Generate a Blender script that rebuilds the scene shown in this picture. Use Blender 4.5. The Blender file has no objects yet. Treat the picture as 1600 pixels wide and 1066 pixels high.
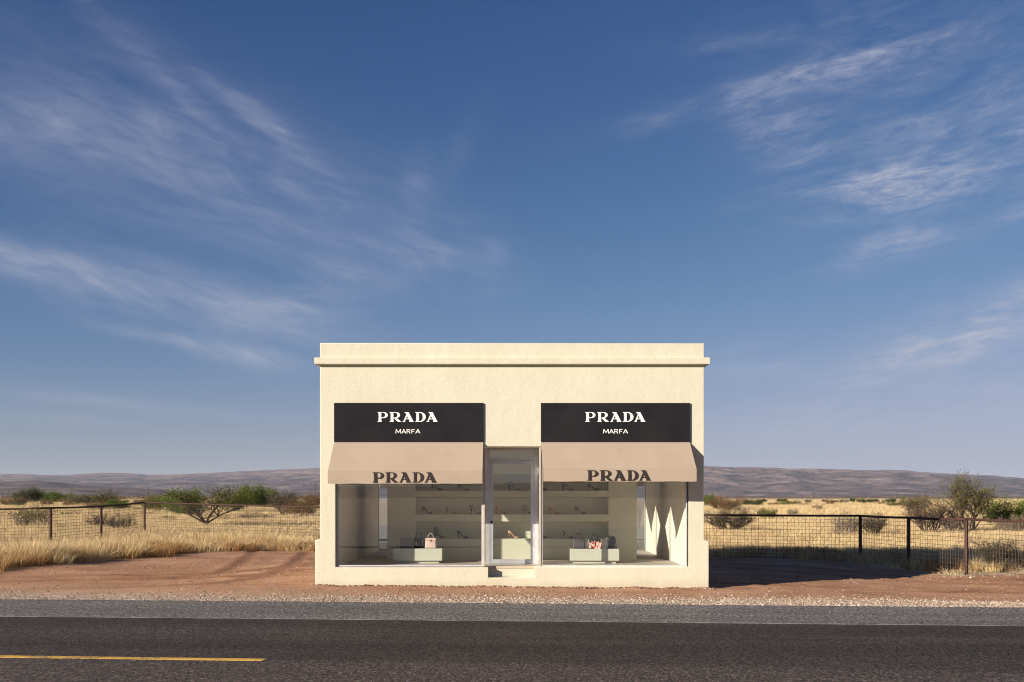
import bpy, bmesh, math, random
from mathutils import Vector, Matrix, noise
from math import radians, sin, cos, pi, atan2, sqrt, exp

SC = bpy.context.scene
COL = SC.collection
F = 1555.6            # focal length in photo pixels (35 mm lens, 1600 px wide)
HOR = 778.0           # photo row of the horizon
EYE = 1.76
CAMY = -19.7

# ------------------------------------------------------------------ camera
cd = bpy.data.cameras.new('camera')
cam = bpy.data.objects.new('camera', cd)
COL.objects.link(cam)
cam.location = (0, CAMY, EYE)
cam.rotation_euler = (radians(90), 0, 0)
cd.lens = 35.0
cd.sensor_width = 36.0
cd.shift_y = 0.1531
cd.clip_start = 0.1
cd.clip_end = 40000
SC.camera = cam

# ------------------------------------------------------------------ light
SUN = Vector((-1.42, -1.0, 0.60)).normalized()       # towards the sun
SUN_EL = math.asin(SUN.z)
SUN_AZ = atan2(SUN.x, SUN.y)                            # clockwise from +Y
sd = bpy.data.lights.new('sun', 'SUN')
sd.energy = 5.0
sd.angle = radians(0.53)
sd.color = (1.0, 0.89, 0.75)
sun = bpy.data.objects.new('sun', sd)
COL.objects.link(sun)
sun.rotation_euler = (-SUN).to_track_quat('-Z', 'Y').to_euler()
sun.location = (-30, -25, 20)

VS = SC.view_settings
VS.view_transform = 'Standard'
VS.look = 'None'
VS.gamma = 1.0
VS.use_curve_mapping = False
VS.exposure = 0.95
SC.cycles.use_denoising = True
SC.cycles.filter_width = 1.05
SC.cycles.max_bounces = 14
SC.cycles.diffuse_bounces = 8
SC.cycles.transparent_max_bounces = 24

W = bpy.data.worlds.new('World')
SC.world = W
W.use_nodes = True
wt = W.node_tree
wt.nodes.clear()


class N:
    """small helper around a node tree"""
    def __init__(self, nt):
        self.t = nt

    def node(self, typ, **kw):
        n = self.t.nodes.new(typ)
        for k, v in kw.items():
            setattr(n, k, v)
        return n

    def link(self, a, b):
        self.t.links.new(a, b)

    def put(self, sock, v):
        if hasattr(v, 'is_output') or isinstance(v, bpy.types.NodeSocket):
            self.t.links.new(v, sock)
        else:
            sock.default_value = v

    def math(self, op, a, b=0.0, c=None, clamp=False):
        n = self.node('ShaderNodeMath', operation=op, use_clamp=clamp)
        self.put(n.inputs[0], a)
        self.put(n.inputs[1], b)
        if c is not None:
            self.put(n.inputs[2], c)
        return n.outputs[0]

    def dot(self, a, v):
        n = self.node('ShaderNodeVectorMath', operation='DOT_PRODUCT')
        self.put(n.inputs[0], a)
        n.inputs[1].default_value = v
        return n.outputs['Value']

    def combine(self, x, y, z):
        n = self.node('ShaderNodeCombineXYZ')
        for i, q in enumerate((x, y, z)):
            self.put(n.inputs[i], q)
        return n.outputs[0]

    def noise(self, vec, scale=5.0, detail=4.0, rough=0.55, dist=0.0, lac=2.0):
        n = self.node('ShaderNodeTexNoise')
        if vec is not None:
            self.link(vec, n.inputs['Vector'])
        n.inputs['Scale'].default_value = scale
        n.inputs['Detail'].default_value = detail
        n.inputs['Roughness'].default_value = rough
        n.inputs['Distortion'].default_value = dist
        n.inputs['Lacunarity'].default_value = lac
        return n.outputs[0]

    def ramp(self, fac, stops, interp='LINEAR'):
        n = self.node('ShaderNodeValToRGB')
        n.color_ramp.interpolation = interp
        el = n.color_ramp.elements
        while len(el) < len(stops):
            el.new(0.5)
        for e, (p, c) in zip(el, stops):
            e.position = p
            e.color = (c, c, c, 1) if isinstance(c, (int, float)) else (*c, 1)
        self.put(n.inputs[0], fac)
        return n.outputs[0]

    def mix(self, fac, a, b, blend='MIX'):
        n = self.node('ShaderNodeMix', data_type='RGBA', blend_type=blend)
        self.put(n.inputs[0], fac)
        for s, v in ((n.inputs[6], a), (n.inputs[7], b)):
            if isinstance(v, tuple) and len(v) == 3:
                v = (*v, 1)
            self.put(s, v)
        return n.outputs[2]

    def smooth(self, x, lo, hi):
        n = self.node('ShaderNodeMapRange', interpolation_type='SMOOTHSTEP')
        self.put(n.inputs[0], x)
        n.inputs[1].default_value = lo
        n.inputs[2].default_value = hi
        return n.outputs[0]


w = N(wt)
SKY_TONE = ((0.33, 1.60, 3.8), (0.41, 1.34, 4.2), (0.72, 1.06, 6.6))
sky = w.node('ShaderNodeTexSky', sky_type='NISHITA')
sky.sun_disc = False
sky.sun_elevation = SUN_EL
sky.sun_rotation = SUN_AZ
sky.altitude = 1200
sky.air_density = 1.0
sky.dust_density = 0.55
sky.ozone_density = 2.2
tc = w.node('ShaderNodeTexCoord')
dirv = tc.outputs['Generated']

# high cirrus: streaky noise in directions of the sky, gathered in drifts
def sky_dir(px, py):
    return Vector(((px - 800) / F, 1.0, (HOR - py) / F)).normalized()

def streak_field(angle, s_long, s_cross, seed, detail=7.0, rough=0.62, dist=0.6):
    u = (cos(angle), 0.0, sin(angle))
    v = (-sin(angle), 0.0, cos(angle))
    cu = w.math('MULTIPLY', w.dot(dirv, u), s_long)
    cv = w.math('MULTIPLY', w.dot(dirv, v), s_cross)
    cw = w.math('MULTIPLY_ADD', w.dot(dirv, (0, 1, 0)), s_long, seed)
    return w.noise(w.combine(cu, cv, cw), 1.0, detail, rough, dist)

def drift(px, py, length, width, angle, amount):
    """soft elongated patch of sky where the cirrus is denser (sizes in photo px at the lens scale)"""
    c = sky_dir(px, py)
    right = Vector((0, 0, 1)).cross(c).normalized() * -1
    up = c.cross(right) * -1
    if up.z < 0:
        up = -up
    a = radians(angle)
    u = right * cos(a) + up * sin(a)
    v = -right * sin(a) + up * cos(a)
    du = w.math('MULTIPLY', w.dot(dirv, tuple(u)), F / length)
    dv = w.math('MULTIPLY', w.dot(dirv, tuple(v)), F / width)
    r2 = w.math('ADD', w.math('MULTIPLY', du, du), w.math('MULTIPLY', dv, dv))
    g = w.math('POWER', 2.718, w.math('MULTIPLY', r2, -1.0))
    front = w.smooth(w.dot(dirv, tuple(c)), 0.0, 0.3)
    return w.math('MULTIPLY', w.math('MULTIPLY', g, amount), front)

def total(lst):
    s = lst[0]
    for q in lst[1:]:
        s = w.math('ADD', s, q)
    return s

left = total([drift(260, 250, 330, 110, -18, 0.50), drift(540, 330, 200, 75, -22, 0.56), drift(40, 215, 150, 60, 0, 0.40),
              drift(230, 455, 270, 36, -10, 1.5), drift(70, 412, 120, 20, -12, 0.9), drift(500, 470, 110, 34, 14, 1.25),
              drift(670, 395, 70, 20, -14, 1.4), drift(210, 75, 210, 18, -38, 0.62), drift(400, 185, 120, 16, -34, 0.8),
              drift(390, 560, 70, 16, -6, 1.7), drift(275, 530, 90, 10, -8, 1.6), drift(200, 630, 170, 10, -4, 0.8), drift(110, 655, 120, 8, -3, 0.6),
              drift(650, 300, 24, 60, -8, 0.4), drift(720, 230, 22, 50, -30, 0.3), drift(775, 395, 20, 18, -30, 0.6), drift(765, 460, 30, 9, 15, 0.45)])
right = total([drift(1200, 135, 180, 20, 10, 0.80), drift(1330, 98, 70, 30, 14, 0.42), drift(1220, 195, 70, 30, 8, 0.95),
               drift(1110, 66, 80, 14, 0, 0.3), drift(1400, 60, 180, 60, -10, 0.5), drift(1340, 285, 120, 14, 4, 1.6), drift(1410, 305, 100, 20, 6, 1.7),
               drift(1520, 240, 200, 75, 6, 0.72), drift(1400, 385, 80, 22, 12, 1.0), drift(1560, 500, 170, 36, 18, 2.6),
               drift(1590, 326, 40, 14, 0, 0.9), drift(1400, 645, 330, 55, 7, 0.62), drift(1140, 548, 60, 14, 14, 0.42),
               drift(1160, 578, 90, 14, 2, 0.55), drift(1560, 160, 120, 60, 10, 0.4), drift(1250, 240, 50, 18, 10, 0.7)])
elsewhere = w.math('MULTIPLY', w.smooth(w.noise(dirv, 1.6, 3.0), 0.48, 0.72), w.smooth(w.dot(dirv, (0, 1, 0)), 0.72, 0.35))
# broad curdled veil, finer combed fibres over it, different lie left and right
fl = w.ramp(streak_field(radians(-16), 5.0, 13.0, 3.1, 9.0, 0.62, 0.7), [(0.30, 0.10), (0.72, 1.0)])
fl2 = w.ramp(streak_field(radians(-13), 15.0, 70.0, 9.7, 9.0, 0.64, 0.7), [(0.30, 0.34), (0.70, 1.0)])
fr = w.ramp(streak_field(radians(9), 7.5, 26.0, 15.7, 9.0, 0.66, 0.8), [(0.36, 0.03), (0.64, 1.0)])
fr2 = w.ramp(streak_field(radians(7), 24.0, 110.0, 1.7, 9.0, 0.74, 0.6), [(0.32, 0.08), (0.66, 1.0)])
cl = total([w.math('MULTIPLY', w.math('MULTIPLY', left, fl), fl2), w.math('MULTIPLY', w.math('MULTIPLY', right, fr), fr2),
            w.math('MULTIPLY', w.math('MULTIPLY', elsewhere, fl), 0.6)])
above = w.smooth(w.dot(dirv, (0, 0, 1)), 0.0, 0.05)
cl = w.math('MULTIPLY', w.math('MULTIPLY', w.math('MULTIPLY', cl, above), 0.70), 1.0, clamp=True)
# polarised desert sky: deeper and bluer overhead, lavender grey towards the horizon
ss = w.node('ShaderNodeSeparateColor')
w.link(sky.outputs[0], ss.inputs[0])
def tone(sock, gain, power, top):
    t = w.math('MULTIPLY', w.math('POWER', sock, power), gain)
    q = w.math('MULTIPLY', t, 1.0 / top)
    return w.math('DIVIDE', t, w.math('SQRT', w.math('MULTIPLY_ADD', q, q, 1.0)))
cc = w.node('ShaderNodeCombineColor')
for i, (gn, pw, tp) in enumerate(SKY_TONE):
    w.link(tone(ss.outputs[i], gn, pw, tp), cc.inputs[i])
skycol = w.mix(cl, cc.outputs[0], (4.0, 4.25, 5.1))
bg = w.node('ShaderNodeBackground')
w.link(skycol, bg.inputs[0])
bg.inputs[1].default_value = 0.06
wo = w.node('ShaderNodeOutputWorld')
w.link(bg.outputs[0], wo.inputs[0])

# ------------------------------------------------------------------ helpers
def to_world(px, py, Y):
    D = Y - CAMY
    return Vector(((px - 800) / F * D, Y, EYE + (HOR - py) / F * D))

def smooth01(a, b, x):
    t = max(0.0, min(1.0, (x - a) / (b - a)))
    return t * t * (3 - 2 * t)

def link_mesh(name, me, m=None, parent=None, loc=None):
    o = bpy.data.objects.new(name, me)
    COL.objects.link(o)
    if m is not None and len(me.materials) == 0:
        me.materials.append(m)
    if parent is not None:
        o.parent = parent
    if loc is not None:
        o.location = loc
    return o

def obj(name, bm, m, parent=None, loc=None, smooth=False):
    me = bpy.data.meshes.new(name)
    bm.to_mesh(me)
    bm.free()
    if smooth:
        for p in me.polygons:
            p.use_smooth = True
    return link_mesh(name, me, m, parent, loc)

def raw(name, vs, fs, m, parent=None, loc=None, smooth=False):
    me = bpy.data.meshes.new(name)
    me.from_pydata(vs, [], fs)
    me.update()
    if smooth:
        for p in me.polygons:
            p.use_smooth = True
    return link_mesh(name, me, m, parent, loc)

def thing(name, label, cat, loc=(0, 0, 0), rotz=0.0, group=None):
    o = bpy.data.objects.new(name, None)
    COL.objects.link(o)
    o.empty_display_size = 0.2
    o.location = loc
    o.rotation_euler = (0, 0, rotz)
    o['label'] = label
    o['category'] = cat
    if group:
        o['group'] = group
    return o

def tag(o, label, cat, group=None):
    o['label'] = label
    o['category'] = cat
    if group:
        o['group'] = group
    return o

def kind(o, k):
    o['kind'] = k
    return o

def add_box(bm, x0, x1, y0, y1, z0, z1, bev=0.0):
    r = bmesh.ops.create_cube(bm, size=1.0)
    vs = r['verts']
    for v in vs:
        v.co = Vector((x0 + (v.co.x + .5) * (x1 - x0), y0 + (v.co.y + .5) * (y1 - y0), z0 + (v.co.z + .5) * (z1 - z0)))
    if bev > 0:
        es = list({e for v in vs for e in v.link_edges})
        bmesh.ops.bevel(bm, geom=es, offset=bev, segments=2, affect='EDGES', profile=0.6)

def box(name, x0, x1, y0, y1, z0, z1, m, parent=None, bev=0.0):
    bm = bmesh.new()
    add_box(bm, x0, x1, y0, y1, z0, z1, bev)
    return obj(name, bm, m, parent)

def add_tube(bm, pts, rads, seg=6, cap=True):
    rings = []
    n = len(pts)
    pts = [Vector(p) for p in pts]
    for i, p in enumerate(pts):
        a = pts[max(0, i - 1)]
        b = pts[min(n - 1, i + 1)]
        d = (b - a)
        d = d.normalized() if d.length > 1e-9 else Vector((0, 0, 1))
        ref = Vector((0, 0, 1)) if abs(d.z) < 0.9 else Vector((1, 0, 0))
        u = d.cross(ref).normalized()
        v = d.cross(u)
        r = rads[i] if isinstance(rads, (list, tuple)) else rads
        rings.append([bm.verts.new(p + (u * cos(2 * pi * k / seg) + v * sin(2 * pi * k / seg)) * r) for k in range(seg)])
    for a, b in zip(rings, rings[1:]):
        for k in range(seg):
            bm.faces.new((a[k], a[(k + 1) % seg], b[(k + 1) % seg], b[k]))
    if cap:
        bm.faces.new(rings[0][::-1])
        bm.faces.new(rings[-1])

def loft(bm, rings, close_ends=True):
    vr = [[bm.verts.new(p) for p in r] for r in rings]
    k = len(rings[0])
    for a, b in zip(vr, vr[1:]):
        for i in range(k):
            bm.faces.new((a[i], a[(i + 1) % k], b[(i + 1) % k], b[i]))
    if close_ends:
        bm.faces.new(vr[0][::-1])
        bm.faces.new(vr[-1])

def extrude_outlines(name, outlines, thick, bevel=0.0, res=1):
    """outlines in x,z -> mesh centred on y=0, facing -y (holes = inner outlines)"""
    cu = bpy.data.curves.new(name, 'CURVE')
    cu.dimensions = '2D'
    cu.fill_mode = 'BOTH'
    cu.extrude = max(0.0, thick / 2 - bevel)
    if bevel > 0:
        cu.bevel_depth = bevel
        cu.bevel_resolution = res
        cu.offset = -bevel
    for ol in outlines:
        sp = cu.splines.new('POLY')
        sp.points.add(len(ol) - 1)
        for p, (x, z) in zip(sp.points, ol):
            p.co = (x, z, 0, 1)
        sp.use_cyclic_u = True
    tmp = bpy.data.objects.new('tmp', cu)
    COL.objects.link(tmp)
    dg = bpy.context.evaluated_depsgraph_get()
    me = bpy.data.meshes.new_from_object(tmp.evaluated_get(dg))
    bpy.data.objects.remove(tmp)
    bpy.data.curves.remove(cu)
    me.transform(Matrix.Rotation(radians(90), 4, 'X'))
    me.name = name
    me.materials.clear()
    return me

def rect(x0, x1, z0, z1):
    return [(x0, z0), (x1, z0), (x1, z1), (x0, z1)]

# ------------------------------------------------------------------ materials
def principled(name):
    m = bpy.data.materials.new(name)
    m.use_nodes = True
    b = m.node_tree.nodes['Principled BSDF']
    return m, N(m.node_tree), b

def mat(name, c1, c2=None, scale=3.0, rough=0.8, bump=0.0, bscale=40.0, metal=0.0, spec=0.3, stretch=None, detail=5.0, lo=0.35, hi=0.65, coords='Object'):
    m, n, b = principled(name)
    b.inputs['Roughness'].default_value = rough
    b.inputs['Metallic'].default_value = metal
    b.inputs['Specular IOR Level'].default_value = spec
    t = n.node('ShaderNodeTexCoord')
    vec = t.outputs[coords]
    if stretch:
        mp = n.node('ShaderNodeMapping')
        mp.inputs['Scale'].default_value = stretch
        n.link(vec, mp.inputs[0])
        v2 = mp.outputs[0]
    else:
        v2 = vec
    if c2 is None:
        b.inputs['Base Color'].default_value = (*c1, 1)
    else:
        n.link(n.ramp(n.noise(v2, scale, detail), [(lo, c1), (hi, c2)]), b.inputs['Base Color'])
    if bump > 0:
        bp = n.node('ShaderNodeBump')
        bp.inputs['Strength'].default_value = bump
        bp.inputs['Distance'].default_value = 0.01
        n.link(n.noise(vec, bscale, 4.0), bp.inputs['Height'])
        n.link(bp.outputs[0], b.inputs['Normal'])
    return m

def stucco():
    m, n, b = principled('cream_stucco')
    b.inputs['Roughness'].default_value = 0.92
    b.inputs['Specular IOR Level'].default_value = 0.15
    t = n.node('ShaderNodeTexCoord')
    o = t.outputs['Object']
    base = n.ramp(n.noise(o, 0.9, 6.0, 0.6), [(0.30, (0.522, 0.494, 0.386)), (0.66, (0.556, 0.532, 0.424))])
    mp = n.node('ShaderNodeMapping')
    mp.inputs['Scale'].default_value = (5.0, 5.0, 0.6)
    n.link(o, mp.inputs[0])
    st = n.ramp(n.noise(mp.outputs[0], 1.0, 5.0, 0.6), [(0.48, 0.0), (0.75, 1.0)])
    base = n.mix(n.math('MULTIPLY', st, 0.24), base, (0.46, 0.40, 0.30))
    # rain splash and dust towards the foot of the wall, an uneven tide line of its own
    sx = n.node('ShaderNodeSeparateXYZ')
    n.link(o, sx.inputs[0])
    foot = n.smooth(n.math('ADD', sx.outputs[2], n.math('MULTIPLY', n.noise(o, 3.0, 5.0), 0.25)), 0.32, 0.10)
    base = n.mix(n.math('MULTIPLY', foot, 0.5), base, (0.45, 0.36, 0.235))
    fine = n.ramp(n.noise(o, 28.0, 3.0), [(0.35, 0.93), (0.65, 1.03)])
    base = n.mix(1.0, base, fine, 'MULTIPLY')
    n.link(base, b.inputs['Base Color'])
    h = n.math('ADD', n.math('MULTIPLY', n.noise(o, 45.0, 5.0, 0.65), 0.45), n.math('MULTIPLY', n.noise(o, 5.0, 4.0), 1.3))
    bp = n.node('ShaderNodeBump')
    bp.inputs['Strength'].default_value = 0.5
    bp.inputs['Distance'].default_value = 0.012
    n.link(h, bp.inputs['Height'])
    n.link(bp.outputs[0], b.inputs['Normal'])
    return m

def glass(name, tint=(0.98, 0.99, 0.98)):
    m = bpy.data.materials.new(name)
    m.use_nodes = True
    nt = m.node_tree
    nt.nodes.clear()
    n = N(nt)
    tr = n.node('ShaderNodeBsdfTransparent')
    tr.inputs[0].default_value = (*tint, 1)
    gl = n.node('ShaderNodeBsdfGlossy')
    gl.inputs['Roughness'].default_value = 0.0
    gl.inputs['Color'].default_value = (1, 1, 1, 1)
    fr = n.node('ShaderNodeFresnel')
    gg = n.node('ShaderNodeNewGeometry')
    n.link(n.math('MULTIPLY_ADD', gg.outputs['Backfacing'], 1 / 1.75 - 1.75, 1.75), fr.inputs['IOR'])
    mx = n.node('ShaderNodeMixShader')
    n.link(fr.outputs[0], mx.inputs[0])
    n.link(tr.outputs[0], mx.inputs[1])
    n.link(gl.outputs[0], mx.inputs[2])
    out = n.node('ShaderNodeOutputMaterial')
    n.link(mx.outputs[0], out.inputs[0])
    return m

def asphalt(name, dark, light, speck, gain, paths=0.0):
    """chip-sealed asphalt; local X runs along the road"""
    m, n, b = principled(name)
    b.inputs['Roughness'].default_value = 0.85
    b.inputs['Specular IOR Level'].default_value = 0.25
    t = n.node('ShaderNodeTexCoord')
    o = t.outputs['Object']
    mp = n.node('ShaderNodeMapping')
    mp.inputs['Scale'].default_value = (0.10, 1.5, 1.0)
    n.link(o, mp.inputs[0])
    band = n.noise(mp.outputs[0], 1.0, 4.0, 0.6)
    patch = n.noise(o, 0.5, 4.0)
    base = n.ramp(n.math('ADD', n.math('MULTIPLY', band, 0.7), n.math('MULTIPLY', patch, 0.3)), [(0.40, dark), (0.60, light)])
    sx = n.node('ShaderNodeSeparateXYZ')
    n.link(o, sx.inputs[0])
    wob = n.math('MULTIPLY_ADD', n.noise(mp.outputs[0], 0.8, 3.0), 0.7, sx.outputs[1])
    def path(c_, sg):
        d_ = n.math('MULTIPLY', n.math('SUBTRACT', wob, c_ + 0.35), 1.0 / sg)
        return n.math('POWER', 2.718, n.math('MULTIPLY', n.math('MULTIPLY', d_, d_), -1.0))
    polish = n.math('ADD', path(-2.85, 0.40), path(-4.95, 0.55))
    base = n.mix(n.math('MULTIPLY', polish, paths), base, dark)
    base = n.mix(n.math('MULTIPLY', n.smooth(wob, -5.5, -6.1), paths), base, tuple(q * 1.45 for q in light))
    vo = n.node('ShaderNodeTexVoronoi')
    vo.inputs['Scale'].default_value = 75.0
    n.link(o, vo.inputs['Vector'])
    sep = n.node('ShaderNodeSeparateColor')
    n.link(vo.outputs['Color'], sep.inputs[0])
    chip = n.ramp(sep.outputs[0], [(0.0, 0.45), (0.6, 0.95), (0.82, 1.5), (0.97, gain)])
    c = n.mix(1.0, base, chip, 'MULTIPLY')
    mpg = n.node('ShaderNodeMapping')
    mpg.inputs['Scale'].default_value = (1.0, 0.36, 1.0)
    n.link(o, mpg.inputs[0])
    grain = n.ramp(n.noise(mpg.outputs[0], 27.0, 4.0, 0.85), [(0.34, 0.18), (0.48, 0.75), (0.66, 3.0)])
    c = n.mix(1.0, c, grain, 'MULTIPLY')
    warm = n.math('MULTIPLY', n.ramp(sep.outputs[1], [(0.80, 0.0), (0.86, 1.0)]), 0.5)
    c = n.mix(warm, c, speck)
    n.link(c, b.inputs['Base Color'])
    bp = n.node('ShaderNodeBump')
    bp.inputs['Strength'].default_value = 0.8
    bp.inputs['Distance'].default_value = 0.006
    n.link(n.math('ADD', vo.outputs['Distance'], n.noise(o, 90.0, 2.0)), bp.inputs['Height'])
    n.link(bp.outputs[0], b.inputs['Normal'])
    return m

def road_paint(name, col, under, cover):
    m, n, b = principled(name)
    b.inputs['Roughness'].default_value = 0.7
    t = n.node('ShaderNodeTexCoord')
    o = t.outputs['Object']
    wear = n.math('ADD', n.math('MULTIPLY', n.noise(o, 60.0, 3.0, 0.7), 0.6), n.math('MULTIPLY', n.noise(o, 2.2, 4.0), 0.4))
    f = n.ramp(wear, [(cover, 1.0), (cover + 0.08, 0.0)])
    n.link(n.mix(f, under, col), b.inputs['Base Color'])
    return m

M = {}
M['stucco'] = stucco()
M['glass'] = glass('window_glass')
M['alu'] = mat('pale_aluminium', (0.52, 0.52, 0.53), (0.60, 0.60, 0.61), 6, 0.42, metal=0.35, spec=0.5)
M['bronze'] = mat('dark_bronze_metal', (0.05, 0.045, 0.04), (0.08, 0.07, 0.06), 6, 0.4, metal=0.6)
M['tan_metal'] = mat('tan_painted_metal', (0.42, 0.36, 0.27), (0.48, 0.41, 0.31), 6, 0.5)
M['sign'] = mat('glossy_black_panel', (0.014, 0.013, 0.014), (0.020, 0.018, 0.019), 2, 0.10, spec=0.15)
M['signwhite'] = mat('white_letter_paint', (0.74, 0.73, 0.70), (0.70, 0.69, 0.66), 8, 0.5)
M['print'] = mat('dark_brown_print', (0.020, 0.014, 0.013), (0.030, 0.021, 0.019), 20, 0.8)
M['canvas'] = mat('tan_awning_canvas', (0.336, 0.268, 0.206), (0.358, 0.287, 0.221), 1.6, 0.9, bump=0.15, bscale=160, spec=0.1)
M['shelfgreen'] = mat('pale_green_plaster', (0.575, 0.575, 0.455), (0.625, 0.62, 0.495), 1.4, 0.85, bump=0.12, bscale=60)
M['plinthgreen'] = mat('chalky_green_paint', (0.50, 0.505, 0.425), (0.53, 0.535, 0.45), 2.2, 0.85, bump=0.08)
M['roomwhite'] = mat('off_white_room_wall', (0.74, 0.69, 0.60), (0.81, 0.755, 0.66), 0.8, 0.88, stretch=(6, 6, 0.5), bump=0.1, bscale=30)
M['roomfloor'] = mat('taupe_concrete_floor', (0.50, 0.445, 0.40), (0.58, 0.52, 0.465), 1.5, 0.6, bump=0.1)
M['ceiling'] = mat('cream_ceiling_paint', (0.70, 0.64, 0.53), (0.75, 0.69, 0.58), 2, 0.9)
mm, nn, bb = principled('silver_mirror')
bb.inputs['Metallic'].default_value = 1.0
bb.inputs['Roughness'].default_value = 0.0
bb.inputs['Base Color'].default_value = (0.86, 0.88, 0.88, 1)
M['mirror'] = mm
M['black'] = mat('black_rubber', (0.015, 0.015, 0.016), None, rough=0.6)

# ------------------------------------------------------------------ ground shape
ROAD_T = 0.076                                    # the road runs this much off the facade line
ROAD_A = -math.atan(ROAD_T)
def road_v(x, y):
    """metres behind the far edge of the pavement"""
    return (y + 3.1 + ROAD_T * x) * cos(ROAD_A)

DIRT = [(-60, -6), (-60, -1.6), (-30, -0.4), (-15.0, 0.9), (-11.4, 2.0), (-11.1, 4.4), (-10.9, 7.0), (-9.9, 10.4), (-8.0, 12.0), (-6.0, 12.3),
        (-2, 11.6), (3, 10.6), (7.0, 10.4), (9.6, 8.9), (9.9, 6.0), (10.4, 3.6), (12.0, 2.2), (14.5, 1.4), (20, 0.6), (60, -2), (60, -8)]
def sdist(poly, x, y):
    best = 1e9
    inside = False
    n = len(poly)
    for i in range(n):
        x1, y1 = poly[i]
        x2, y2 = poly[(i + 1) % n]
        dx, dy = x2 - x1, y2 - y1
        t = max(0, min(1, ((x - x1) * dx + (y - y1) * dy) / (dx * dx + dy * dy)))
        d = math.hypot(x - x1 - t * dx, y - y1 - t * dy)
        best = min(best, d)
        if (y1 > y) != (y2 > y) and x < (x2 - x1) * (y - y1) / (y2 - y1) + x1:
            inside = not inside
    return best if inside else -best

TRACKS = [[(-8.6, 13.0), (-7.7, 10.0), (-7.2, 7.2), (-6.75, 4.6), (-6.7, 2.9), (-7.3, 1.5), (-9.0, 0.5), (-12, -0.4), (-18, -0.9)],
          [(-6.4, 11.5), (-5.9, 8.0), (-5.5, 4.5), (-5.4, 2.0), (-5.9, 0.2), (-7.6, -0.8), (-11, -1.3), (-18, -1.6)],
          [(-18, 0.1), (-11.5, 0.75), (-8.2, 1.9), (-6.2, 3.4), (-5.2, 5.4)],
          [(-18, -0.5), (-11.0, 0.0), (-8.0, 0.9), (-5.8, 2.2), (-4.8, 4.2)],
          [(4.2, 7.0), (6.5, 5.0), (8.5, 2.4), (11.5, 0.2), (16, -1.2)],
          [(5.4, 8.2), (7.8, 6.0), (9.3, 3.2), (12.0, 1.0), (16.5, -0.4)],
          [(4.4, 1.2), (7.5, 0.1), (11.0, -0.6), (16, -1.6)]]
def track_dist(x, y):
    best = 9.0
    for tr in TRACKS:
        for (x1, y1), (x2, y2) in zip(tr, tr[1:]):
            if min(x1, x2) - 1 > x or max(x1, x2) + 1 < x or min(y1, y2) - 1 > y or max(y1, y2) + 1 < y:
                continue
            dx, dy = x2 - x1, y2 - y1
            t = max(0, min(1, ((x - x1) * dx + (y - y1) * dy) / (dx * dx + dy * dy)))
            best = min(best, math.hypot(x - x1 - t * dx, y - y1 - t * dy))
    return best

def gz(x, y):
    v = road_v(x, y)
    z = 0.0
    rise = max(0.0, y - 16.0)
    z += 0.95 * (1 - exp(-rise / 95.0))
    near = smooth01(0.3, 2.2, v)
    z += near * smooth01(26, 12, abs(x)) * (-0.0085 * max(-14, min(14, x)))
    z += near * 0.22 * exp(-((x - 13.2) / 2.6) ** 2 - ((y - 2.6) / 1.6) ** 2)
    z += near * 0.10 * exp(-((x + 13.5) / 3.0) ** 2 - ((y - 4) / 3.0) ** 2)
    away = smooth01(3.6, 8.0, max(abs(x), abs(y - 2.4)))
    z += near * away * 0.05 * noise.noise(Vector((x * 0.35, y * 0.35, 3.3)))
    far = smooth01(25, 70, math.hypot(x, y))
    z += far * near * 0.28 * noise.noise(Vector((x * 0.03, y * 0.03, 7.1))) * smooth01(900, 250, abs(y))
    z += near * smooth01(12, 5, abs(x)) * 0.022 * noise.noise(Vector((x * 2.3, y * 2.3, 1.0)))
    if -18 < x < 17 and -2 < y < 13:
        td = track_dist(x, y) + 0.10 * noise.noise(Vector((x * 1.1, y * 1.1, 9)))
        if td < 0.6:
            z += near * (-0.022 * smooth01(0.20, 0.05, td) + 0.020 * smooth01(0.10, 0.24, td) * smooth01(0.45, 0.24, td))
    if v < 0.05:
        w_ = -15.1 + 3.1
        inside = smooth01(0.05, -0.1, v) * smooth01(-12.6, -12.4, v)
        z -= 0.14 * inside
    return z - 0.012 * smooth01(0.6, 0.0, v)

def solve_depth(py):
    """depth Y where the plain's surface shows at photo row py"""
    best, bd = 20.0, 1e9
    D = 24.0
    while D < 700:
        rise = max(0.0, D + CAMY - 16.0)
        zz = 0.95 * (1 - exp(-rise / 95.0))
        yy = HOR + (EYE - zz) * F / D
        if abs(yy - py) < bd:
            bd, best = abs(yy - py), D
        D *= 1.01
    return best + CAMY

def axis(lo, hi, step, far, grow):
    mid = []
    v = lo
    while v < hi:
        mid.append(v)
        v += step
    out_hi, s = [], step
    v = hi
    while v < far:
        out_hi.append(v)
        s *= grow
        v += s
    out_hi.append(far)
    out_lo, s = [], step
    v = lo
    while v > -far:
        s *= grow
        v -= s
        out_lo.append(max(v, -far))
    return out_lo[::-1] + mid + out_hi

xs = axis(-15, 15, 0.13, 9000, 1.16)
ys = axis(-4.4, 13, 0.12, 9000, 1.14)
vs, fs, dirtv, grav, trk = [], [], [], [], []
for y in ys:
    for x in xs:
        vs.append((x, y, gz(x, y) if abs(x) < 2500 and abs(y) < 2500 else 0.95 * (1 - exp(-max(0, y - 16) / 95.0))))
        dirtv.append(max(-3, min(3, sdist(DIRT, x, y))) if (abs(x) < 70 and abs(y) < 30) else -3)
        trk.append(max(0.0, 1 - track_dist(x, y) / 0.45) if (-18 < x < 17 and -2 < y < 13) else 0.0)
        grav.append(max(-4, min(6, road_v(x, y))))
nx = len(xs)
for j in range(len(ys) - 1):
    for i in range(nx - 1):
        a = j * nx + i
        fs.append((a, a + 1, a + nx + 1, a + nx))

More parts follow.
